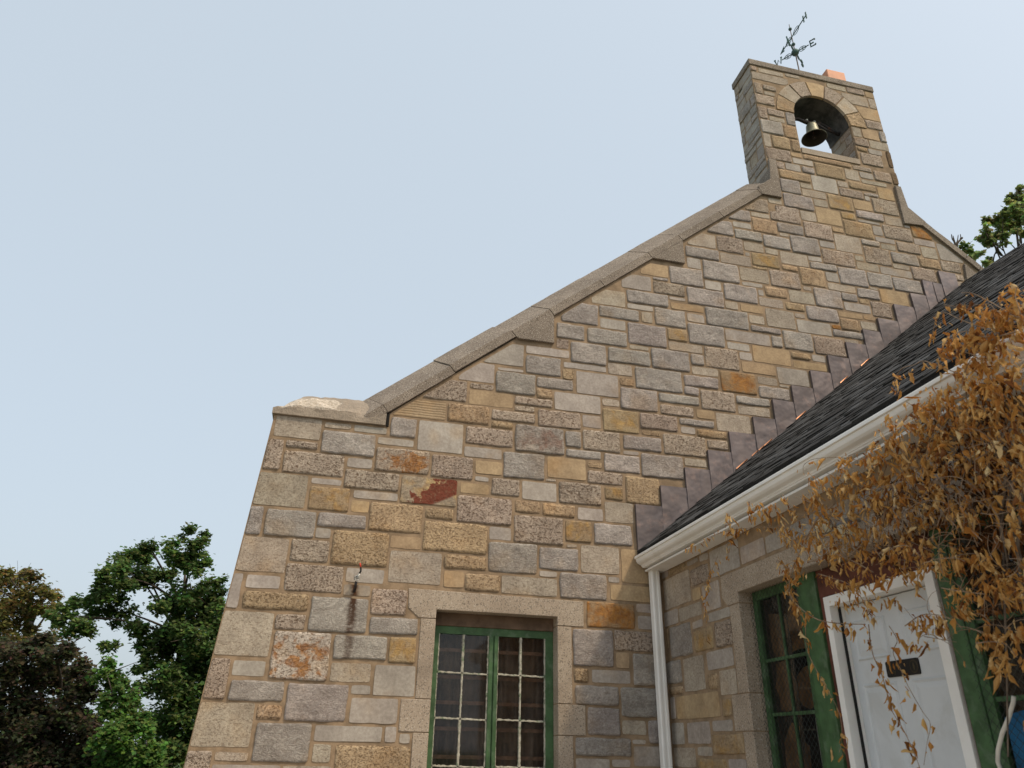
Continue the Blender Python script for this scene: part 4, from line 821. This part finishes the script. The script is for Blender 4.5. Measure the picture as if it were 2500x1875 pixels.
def smooth_path(pts, n_=6):
    o = []
    for i in range(len(pts)-1):
        p0, p1, p2, p3 = pts[max(0, i-1)], pts[i], pts[i+1], pts[min(len(pts)-1, i+2)]
        for k in range(n_):
            t_ = k/n_; o.append(.5*((2*p1) + (p2-p0)*t_ + (2*p0-5*p1+4*p2-p3)*t_*t_ + (3*p1-p0-3*p2+p3)*t_**3))
    return o + [pts[-1]]
C7 = lambda L: [(1650 + x/2.592, 1235 + y/2.592) for x, y in L]
CH = lambda L: [(2080 + x*.18987, 640 + y*.18987) for x, y in L]
CK = lambda L: [(1880 + x*.18987, 980 + y*.18987) for x, y in L]
CR_ = lambda L: [(2250 + x*.1507, 1200 + y*.1507) for x, y in L]
CQ = lambda L: [(2250 + x*.1507, 950 + y*.1507) for x, y in L]
VOFF = .10
def stem(pts, X0, X1=None, r=.003, dens=26, size=None, tgt=None):
    X1 = X0 if X1 is None else X1; n_ = len(pts)
    P = [on_x(px, py, X0 - VOFF + (X1-X0)*i/(n_-1) + vr.uniform(-.015, .015)) for i, (px, py) in enumerate(pts)]
    P = smooth_path(P); L = len(P); (tgt or stems).tube(P, [r*(1 - .55*i/L) for i in range(L)], 5, cap=False)
    ln = sum((P[i+1]-P[i]).length for i in range(L-1))
    for _ in range(int(ln*dens)):
        i = vr.randrange(L-1); q = P[i].lerp(P[i+1], vr.random()); add_leaf(q + Vector((vr.gauss(0, .014), vr.gauss(0, .016), vr.gauss(-.008, .012))), size)
    return P
stem(C7([(60, 270), (230, 190), (370, 150), (600, 135), (750, 160), (900, 215), (1110, 240)]), 2.95, 3.0, .0028, 44)
stem(C7([(265, 320), (240, 380), (215, 450), (190, 530), (190, 620), (185, 700), (195, 850)]), 3.02, 3.02, .002, 55, .034)
stem(C7([(340, 150), (325, 240), (335, 340)]), 3.0, 3.02, .002, 60)
for L in ([(480, 120), (470, 20), (460, -30)], [(590, 130), (560, 40), (530, -20)], [(700, 130), (640, 30), (600, -10)], [(330, 170), (345, 90), (335, 50)], [(780, 240), (700, 190), (640, 150)]): stem(C7(L), 2.95, 2.93, .0022, 110)
stem(C7([(1000, -10), (900, 80), (830, 200), (770, 330), (730, 420), (720, 560), (780, 640), (900, 720), (1050, 745), (1200, 750)]), 2.93, 2.9, .0055, 60)
stem(C7([(820, 690), (830, 900), (900, 1060), (970, 1180), (1040, 1330), (1050, 1480), (1035, 1560)]), 2.92, 2.9, .0024, 36)
stem(C7([(1220, 750), (1230, 850), (1250, 950), (1300, 1060), (1330, 1160), (1360, 1280), (1430, 1400), (1480, 1500), (1530, 1620), (1560, 1720)]), 2.9, 2.85, .0032, 62)
stem(C7([(1350, 760), (1400, 850), (1375, 930), (1430, 1050), (1480, 1160), (1560, 1300), (1610, 1380), (1590, 1500), (1570, 1640)]), 2.9, 2.84, .0024, 30)
stem(C7([(1340, -60), (1310, 100), (1280, 230), (1240, 380)]), 2.9, 2.95, .008, 20)
stem(C7([(1620, 350), (1560, 370), (1530, 440), (1540, 540)]), 2.88, 2.88, .003, 40)
stem(C7([(640, 340), (700, 390), (760, 430), (700, 500), (740, 590), (780, 660)]), 2.94, 2.92, .003, 110)
stem(C7([(900, 430), (1000, 460), (1100, 500), (1180, 590), (1240, 700)]), 2.96, 2.94, .003, 90)
for L in ([(1250, 420), (1120, 350), (1000, 300)], [(1300, 300), (1450, 250), (1550, 320)], [(1450, 760), (1560, 690), (1700, 700), (1800, 760)], [(1680, 520), (1800, 540), (1960, 560)], [(1900, 870), (2000, 860), (2090, 880), (2160, 960)], [(1620, 340), (1760, 330), (1830, 350)]): stem(C7(L), 2.88, 2.86, .003, 75)
# shoots over the gutter and roof
stem(CH([(2300, 760), (2212, 720), (2050, 680), (1900, 580), (1700, 470), (1540, 400), (1410, 390)]), 2.86, 2.95, .004, 40)
stem(CH([(1900, 920), (1700, 850), (1400, 740), (1200, 650), (1080, 680), (1070, 780), (1040, 900), (1030, 980)]), 2.88, 2.95, .003, 42)
stem(CH([(1500, 1440), (1400, 1440), (1100, 1330), (920, 1270), (800, 1320), (640, 1370), (550, 1520), (570, 1650)]), 2.9, 2.95, .003, 46)
stem(CH([(1600, 1200), (1350, 1130), (1200, 1110), (1120, 1130), (1130, 1230)]), 2.9, 2.93, .003, 45)
stem(CH([(2212, 800), (2150, 600), (2100, 420), (2150, 260)]), 2.85, 2.85, .003, 40)
stem(CH([(2000, 700), (1850, 620), (1750, 540), (1500, 560), (1330, 540)]), 2.88, 2.92, .003, 70); stem(CH([(2000, 760), (1800, 700), (1500, 600), (1180, 545)]), 2.88, 2.93, .003, 60)
stem(CH([(1900, 930), (1700, 960), (1450, 890), (1260, 980), (1290, 1050)]), 2.88, 2.92, .003, 70); stem(CH([(2100, 900), (1800, 1000), (1500, 1300), (1400, 1659)]), 2.88, 2.9, .004, 60)
stem(CK([(1300, 800), (1060, 745), (850, 720), (550, 745), (430, 830), (440, 950)]), 2.94, 2.93, .0025, 12); stem(CK([(1450, 590), (1250, 620), (1000, 700)]), 2.93, 2.93, .003, 12)
for L in ([(900, 1180), (700, 1100), (560, 980), (480, 900)], [(1050, 1200), (960, 950), (910, 800), (870, 750)], [(1000, 1100), (850, 980), (730, 920)], [(1800, 800), (1600, 480), (1430, 480)], [(1700, 700), (1650, 400), (1560, 280), (1500, 150)], [(700, 1330), (590, 1240), (560, 1170)], [(530, 1310), (430, 1240), (385, 1220)], [(330, 1440), (240, 1320), (160, 1190)], [(1650, 320), (1820, 150), (2000, 60), (2200, 20)], [(2212, 160), (2100, 120), (1900, 130)], [(2000, 60), (1850, 60), (1750, 0)]): stem(CK(L), 2.94, 2.93, .003, 80)
# matted body of the vine
def mat_of(px, py, rx, ry, n_, X=2.93, dx=.06, size=None, dark=False):
    for _ in range(int(n_*.62)):
        a = vr.uniform(0, 6.283); r_ = math.sqrt(vr.random()); q = on_x(px + rx*r_*math.cos(a), py + ry*r_*math.sin(a), X - VOFF + vr.uniform(-dx, dx))
        add_leaf(q, size, .72, dark)
for a in ((2070, 1200, 100, 50, 120), (2130, 1150, 90, 70, 190), (2210, 1090, 90, 80, 260), (2020, 1260, 90, 40, 60), (2160, 1260, 110, 60, 170), (2100, 1330, 120, 45, 90), (2250, 1180, 60, 60, 120), (2290, 1010, 70, 70, 200), (2330, 1080, 70, 60, 130), (2370, 950, 60, 70, 170),
          (2430, 900, 60, 80, 200), (2450, 1020, 50, 70, 110), (2380, 860, 50, 40, 110), (2440, 800, 55, 50, 140), (2470, 730, 35, 45, 80), (2350, 830, 40, 30, 70), (2230, 1340, 60, 40, 70), (2000, 1330, 60, 40, 26), (2420, 1130, 60, 45, 80), (2480, 1120, 30, 50, 50),
          (2340, 1480, 40, 26, 55), (2420, 1420, 40, 34, 70), (2470, 1430, 35, 40, 60), (2400, 1360, 35, 25, 45), (2350, 1260, 32, 22, 40), (2440, 1620, 26, 40, 60), (2420, 1560, 40, 22, 60), (2480, 1540, 25, 30, 50), (2460, 1300, 30, 22, 34), (2300, 1390, 30, 22, 34), (2190, 1400, 60, 22, 60), (2120, 1420, 50, 22, 50),
          (2270, 1520, 40, 18, 34), (2480, 1240, 26, 26, 40), (2340, 1350, 22, 18, 22), (1940, 1400, 30, 30, 40), (2240, 1570, 26, 12, 16), (2150, 1470, 50, 18, 34), (2060, 1460, 40, 18, 30), (2500, 1000, 40, 200, 90), (2520, 800, 30, 120, 90)): mat_of(*a)
for a in ((2230, 1230, 100, 70, 260), (2350, 1190, 100, 110, 420), (2190, 1330, 90, 50, 110), (2430, 1230, 100, 130, 480), (2320, 1080, 90, 80, 300), (2430, 1020, 80, 110, 330), (2440, 1390, 80, 130, 300), (2340, 1330, 70, 70, 170)): mat_of(*a, X=3.20, dx=.055, dark=True)  # back layer in darker tints, painting in the shade of the thicket
for a in ((2230, 1230, 110, 70, 130), (2350, 1180, 90, 80, 90), (2420, 1150, 80, 100, 90), (2300, 1080, 90, 70, 140), (2420, 1000, 80, 100, 160)): mat_of(*a, X=3.06, dx=.06)
# tangle of bare stems and woody trunks going to the ground
for k in range(420):
    px = vr.uniform(1960, 2500); py = vr.uniform(1040, 1560) if px > 2250 else vr.uniform(1080, 1400); an = vr.uniform(-2.6, .4); ln = vr.uniform(40, 130); cv = vr.uniform(-1.2, 1.2)
    if px < 2200 and py < 1350 - .75*(px - 1900): continue
    pts = [(px, py)]
    for i in range(5): an += cv*.3; px += math.cos(an)*ln/5; py += math.sin(an)*ln/5; pts.append((px, py))
    stem(pts, vr.uniform(2.87, 3.08), None, vr.uniform(.0012, .0028), 7)
for L, r_ in (([(1370, -300), (1330, 100), (1260, 450), (1290, 700), (1330, 1100), (1340, 1659), (1380, 3000), (1400, 4300)], .008), ([(1500, -200), (1400, 200), (1440, 500), (1540, 900), (1590, 1300), (1700, 2200), (1760, 4300)], .010), ([(1340, 330), (1290, 560), (1350, 900), (1390, 1250), (1370, 1700), (1350, 1900)], .006), ([(800, 20), (690, 150), (590, 320), (500, 480), (400, 620)], .006), ([(420, 0), (480, 190), (640, 400), (770, 600)], .005), ([(1650, -300), (1600, 300), (1560, 900), (1700, 1600), (1760, 4300)], .010)):
    stem(CR_(L), 3.08, 3.12, r_, 3, tgt=wood)
stems.build('stem', STEMM, vine); wood.build('woody_stem', WOOD, vine)
def inview(t_):
    q = t_[1].translation - CAM; d_ = q.dot(CF); px = 1250 + FPX*q.dot(CR)/d_; py = 937.5 - FPX*q.dot(CU)/d_
    return t_[0] if px < 2500 and py < 1875 else 0
allv.sort(key=lambda t_: -inview(t_)); rest = MB()
for i, (pr_, M4, k, c) in enumerate(allv):
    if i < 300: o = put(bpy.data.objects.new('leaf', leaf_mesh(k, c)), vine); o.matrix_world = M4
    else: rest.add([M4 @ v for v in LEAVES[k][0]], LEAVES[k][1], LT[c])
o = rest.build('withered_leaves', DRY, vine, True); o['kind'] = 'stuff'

# ---------------------------------------------------------------- trees
BARK = plain('bark', (.075, .06, .045), .95, .35, 5, .6, .02, fine=18); LEAFM = leaf_mat('green_leaf', .5)
def tree(name, label, cat_group, clumps, conv, depth, base, cols, leaf=.13, dens=1., trunk_r=.22, spread=.35, limbs=8, seed=1, gap=.0):
    q = random.Random(seed); e = empty(name, base, label, 'tree', cat_group); cr = MB(); cs = []
    for (x, y, r_) in clumps:
        px, py = conv(x, y); d_ = ray(px, py); yy = depth + q.uniform(-1, 1)*spread*4; P = CAM + d_*(yy/d_.y)
        s_ = (P-CAM).dot(CF)/FPX; px1, _ = conv(x+1, y); rm = 1.22*r_*abs(px1-px)*s_; cs.append((P, rm))
    for P, rm in cs:
        n_ = int(dens*62*(rm/leaf)**1.75) + 10; tw = q.uniform(.75, 1.25)
        sub = [(Vector((q.gauss(0, 1), q.gauss(0, 1), q.gauss(0, .85))).normalized()*rm*q.uniform(.25, .95), rm*q.uniform(.26, .5)) for _ in range(max(4, int(9*rm)+4))]
        for _ in range(n_):
            o_, sr_ = q.choice(sub); p = P + o_ + Vector((q.gauss(0, 1), q.gauss(0, 1), q.gauss(0, .8)))*sr_*.55
            L_ = leaf*q.uniform(.6, 1.25); nn = Vector((q.gauss(0, .55), q.gauss(-.2, .55), 1)).normalized(); d1 = nn.cross(Vector((q.gauss(0, 1), q.gauss(0, 1), 0))).normalized(); d1 = (d1 - Vector((0, 0, q.uniform(0, .5)))).normalized(); d2 = nn.cross(d1).normalized()
            c = q.choice(cols); c = tuple(1.85*x*tw*q.uniform(.75, 1.3) for x in c)
            cr.add([p, p + d1*L_*.5 + d2*L_*.45 + nn*L_*.08, p + d1*L_, p + d1*L_*.5 - d2*L_*.45 + nn*L_*.08], [(0, 1, 2, 3)], c)
    cr.build('crown', LEAFM, e)
    tr = MB(); top = sum((P for P, _ in cs), Vector())/len(cs); B_ = Vector(base) + Vector((0, spread*5, 0)); top.y = B_.y; mid = B_.lerp(Vector((base[0], B_.y, top.z)), .55); hi = max(P.z for P, _ in cs)
    tp = [B_, B_.lerp(mid, .5) + Vector((q.uniform(-.2, .2), 0, 0)), mid, mid.lerp(Vector((top.x, top.y, hi)), .45), mid.lerp(Vector((top.x, top.y, hi)), .85)]; tr.tube(smooth_path(tp, 4), [trunk_r*.7*(1.15 - k/16) + .01 for k in range(17)], 9)
    for P, rm in q.sample(cs, min(len(cs), limbs)):
        z_ = q.uniform(.35, .9); a = mid.lerp(Vector((top.x, top.y, hi)), z_*.8) if P.z > mid.z else B_.lerp(mid, q.uniform(.55, .98)); b_ = a.lerp(P, .5) + Vector((q.gauss(0, .15), q.gauss(0, .15), q.uniform(.0, .3)))
        tr.tube(smooth_path([a, b_, P], 4), [trunk_r*.2*(1 - k/9) + .012 for k in range(9)], 6)
        for _ in range(4): tr.tube([b_.lerp(P, q.uniform(.3, 1)), P + Vector((q.gauss(0, 1), q.gauss(0, 1), q.gauss(.2, .8)))*rm*.75], [.022, .006], 4)
    tr.build('trunk', BARK, e, True); return e
T8 = lambda x, y: (x*.3858, 1235 + y*.3858)
MAPLE = [(1190, 150, 34), (1215, 225, 80), (1275, 350, 75), (1180, 350, 95), (1090, 285, 65), (950, 260, 48), (880, 330, 85), (780, 370, 75), (900, 470, 110), (740, 450, 85), (620, 540, 75), (520, 600, 65), (680, 520, 65), (390, 690, 50), (480, 780, 95), (340, 700, 50), (600, 690, 50), (760, 660, 90), (1060, 430, 50), (1370, 475, 45), (1200, 570, 90), (1100, 630, 95), (1330, 580, 90), (1300, 680, 120), (1150, 720, 100), (1010, 650, 50), (860, 800, 70), (960, 880, 90), (1080, 800, 80), (1250, 830, 120), (1350, 760, 80), (700, 880, 45), (1100, 970, 130), (1250, 1000, 130), (940, 990, 70), (1050, 1150, 150), (1250, 1150, 120), (1150, 1320, 150), (1000, 1400, 110), (1250, 1450, 130), (1100, 1560, 150), (1400, 900, 120), (1500, 1000, 150), (1450, 700, 100)]
bx_ = on_y(*T8(1120, 900), 28)
GC = [(.056, .10, .030), (.075, .125, .038), (.045, .082, .026), (.10, .15, .048), (.066, .11, .034)]
tree('maple_tree', 'tall maple with bright green leaves and sky gaps behind the chapel corner', 'trees beyond the chapel', MAPLE, T8, 28, (bx_.x, 28, 0), GC, .15, 1.35, .22, .35, 13, 4)
LOW = [(700, 1050, 75), (740, 1130, 85), (690, 1300, 95), (760, 1400, 110), (680, 1480, 90), (850, 1350, 95), (900, 1500, 110), (720, 1580, 120), (900, 1650, 130), (820, 1220, 70), (700, 1200, 60), (820, 1720, 150)]
bl_ = on_y(*T8(780, 1500), 22)
tree('young_tree', 'smaller yellow green tree in front of the tall maple', 'trees beyond the chapel', LOW, T8, 22, (bl_.x, 22, 0), [(.07, .135, .032), (.085, .155, .038), (.052, .11, .028)], .11, 1.1, .12, .2, 8, 6)
BRN = [(40, 430, 55), (150, 435, 55), (220, 455, 45), (90, 520, 85), (200, 540, 85), (290, 570, 65), (350, 575, 36), (250, 640, 70), (60, 640, 85), (40, 750, 80), (150, 690, 60), (200, 790, 50), (60, 840, 80), (310, 640, 50), (-60, 500, 110), (-90, 640, 120), (-60, 780, 110), (180, 860, 70), (300, 850, 70)]
bb_ = on_y(*T8(60, 640), 44)
tree('bronze_tree', 'tree with olive bronze foliage at the far edge of the wood', 'trees beyond the chapel', BRN, T8, 44, (bb_.x, 44, 0), [(.12, .105, .034), (.095, .095, .032), (.14, .105, .036), (.07, .08, .028)], .2, .75, .35, .5, 14, 8)
PUR = [(100, 930, 110), (250, 900, 95), (350, 950, 95), (450, 930, 50), (500, 1010, 75), (150, 1080, 150), (350, 1100, 150), (480, 1150, 120), (100, 1250, 150), (300, 1300, 170), (500, 1300, 120), (150, 1450, 170), (380, 1480, 170), (550, 1500, 110), (100, 1620, 150), (300, 1640, 160), (500, 1640, 130), (-80, 1000, 150), (-80, 1250, 160), (-80, 1500, 180), (600, 1640, 100), (590, 1350, 80), (200, 1780, 200), (450, 1780, 180)]
bp_ = on_y(*T8(250, 1300), 24)
tree('dark_tree', 'dark brown green leaved tree beside the maple', 'trees beyond the chapel', PUR, T8, 24, (bp_.x, 24, 0), [(.06, .05, .034), (.05, .045, .03), (.07, .055, .034), (.05, .06, .03), (.04, .055, .026), (.06, .07, .034)], .12, 1.15, .3, .3, 10, 9)
TR = lambda x, y: (2200 + x*.18083, 420 + y*.18083)
RT = [(1600, 230, 50), (1640, 330, 100), (1500, 350, 55), (1450, 400, 36), (1590, 480, 90), (1430, 520, 55), (1380, 600, 75), (1500, 620, 100), (1620, 650, 95), (1200, 670, 62), (1300, 690, 75), (1400, 740, 90), (1130, 800, 62), (1075, 890, 52), (1180, 900, 72), (1300, 830, 85), (1400, 880, 75), (1240, 960, 45), (1550, 800, 50), (1640, 800, 45), (870, 1000, 50), (900, 1080, 55), (960, 1125, 55), (1040, 1110, 42), (1150, 1240, 45), (1200, 1190, 36), (1750, 400, 150), (1800, 600, 170), (1760, 800, 140), (1900, 450, 180), (1950, 750, 180)]
br_ = on_y(*TR(1700, 700), 13)
RC = [(.12, .165, .055), (.15, .19, .075), (.095, .14, .05), (.17, .21, .09)]
tree('ash_tree', 'airy green tree top with thin branches rising behind the shingle roof', None, RT, TR, 13, (br_.x, 13, 0), RC, .11, .9, .07, .12, 9, 12)
bt = MB(); bq = random.Random(2)
root = on_y(*TR(745, 1010), 13); bare = empty('bare_branches', (0, 0, 0), 'leafless twig tips poking above the gable coping', 'tree')
for L in ([(745, 1060), (725, 960), (690, 900), (680, 840)], [(745, 1060), (770, 950), (805, 900), (800, 840)], [(725, 960), (715, 920), (700, 860)], [(770, 950), (790, 930), (835, 890)], [(745, 1060), (735, 990), (760, 930), (770, 850)], [(805, 900), (830, 880)]):
    P = smooth_path([on_y(*TR(*p), 13) for p in L], 4); bt.tube(P, [.03*(1 - .75*i/len(P)) for i in range(len(P))], 5)
bt.tube([root, root - Vector((-.1, 0, 3)), Vector((root.x + .3, 13, 0))], [.03, .06, .12], 7); bt.build('branch', BARK, bare)
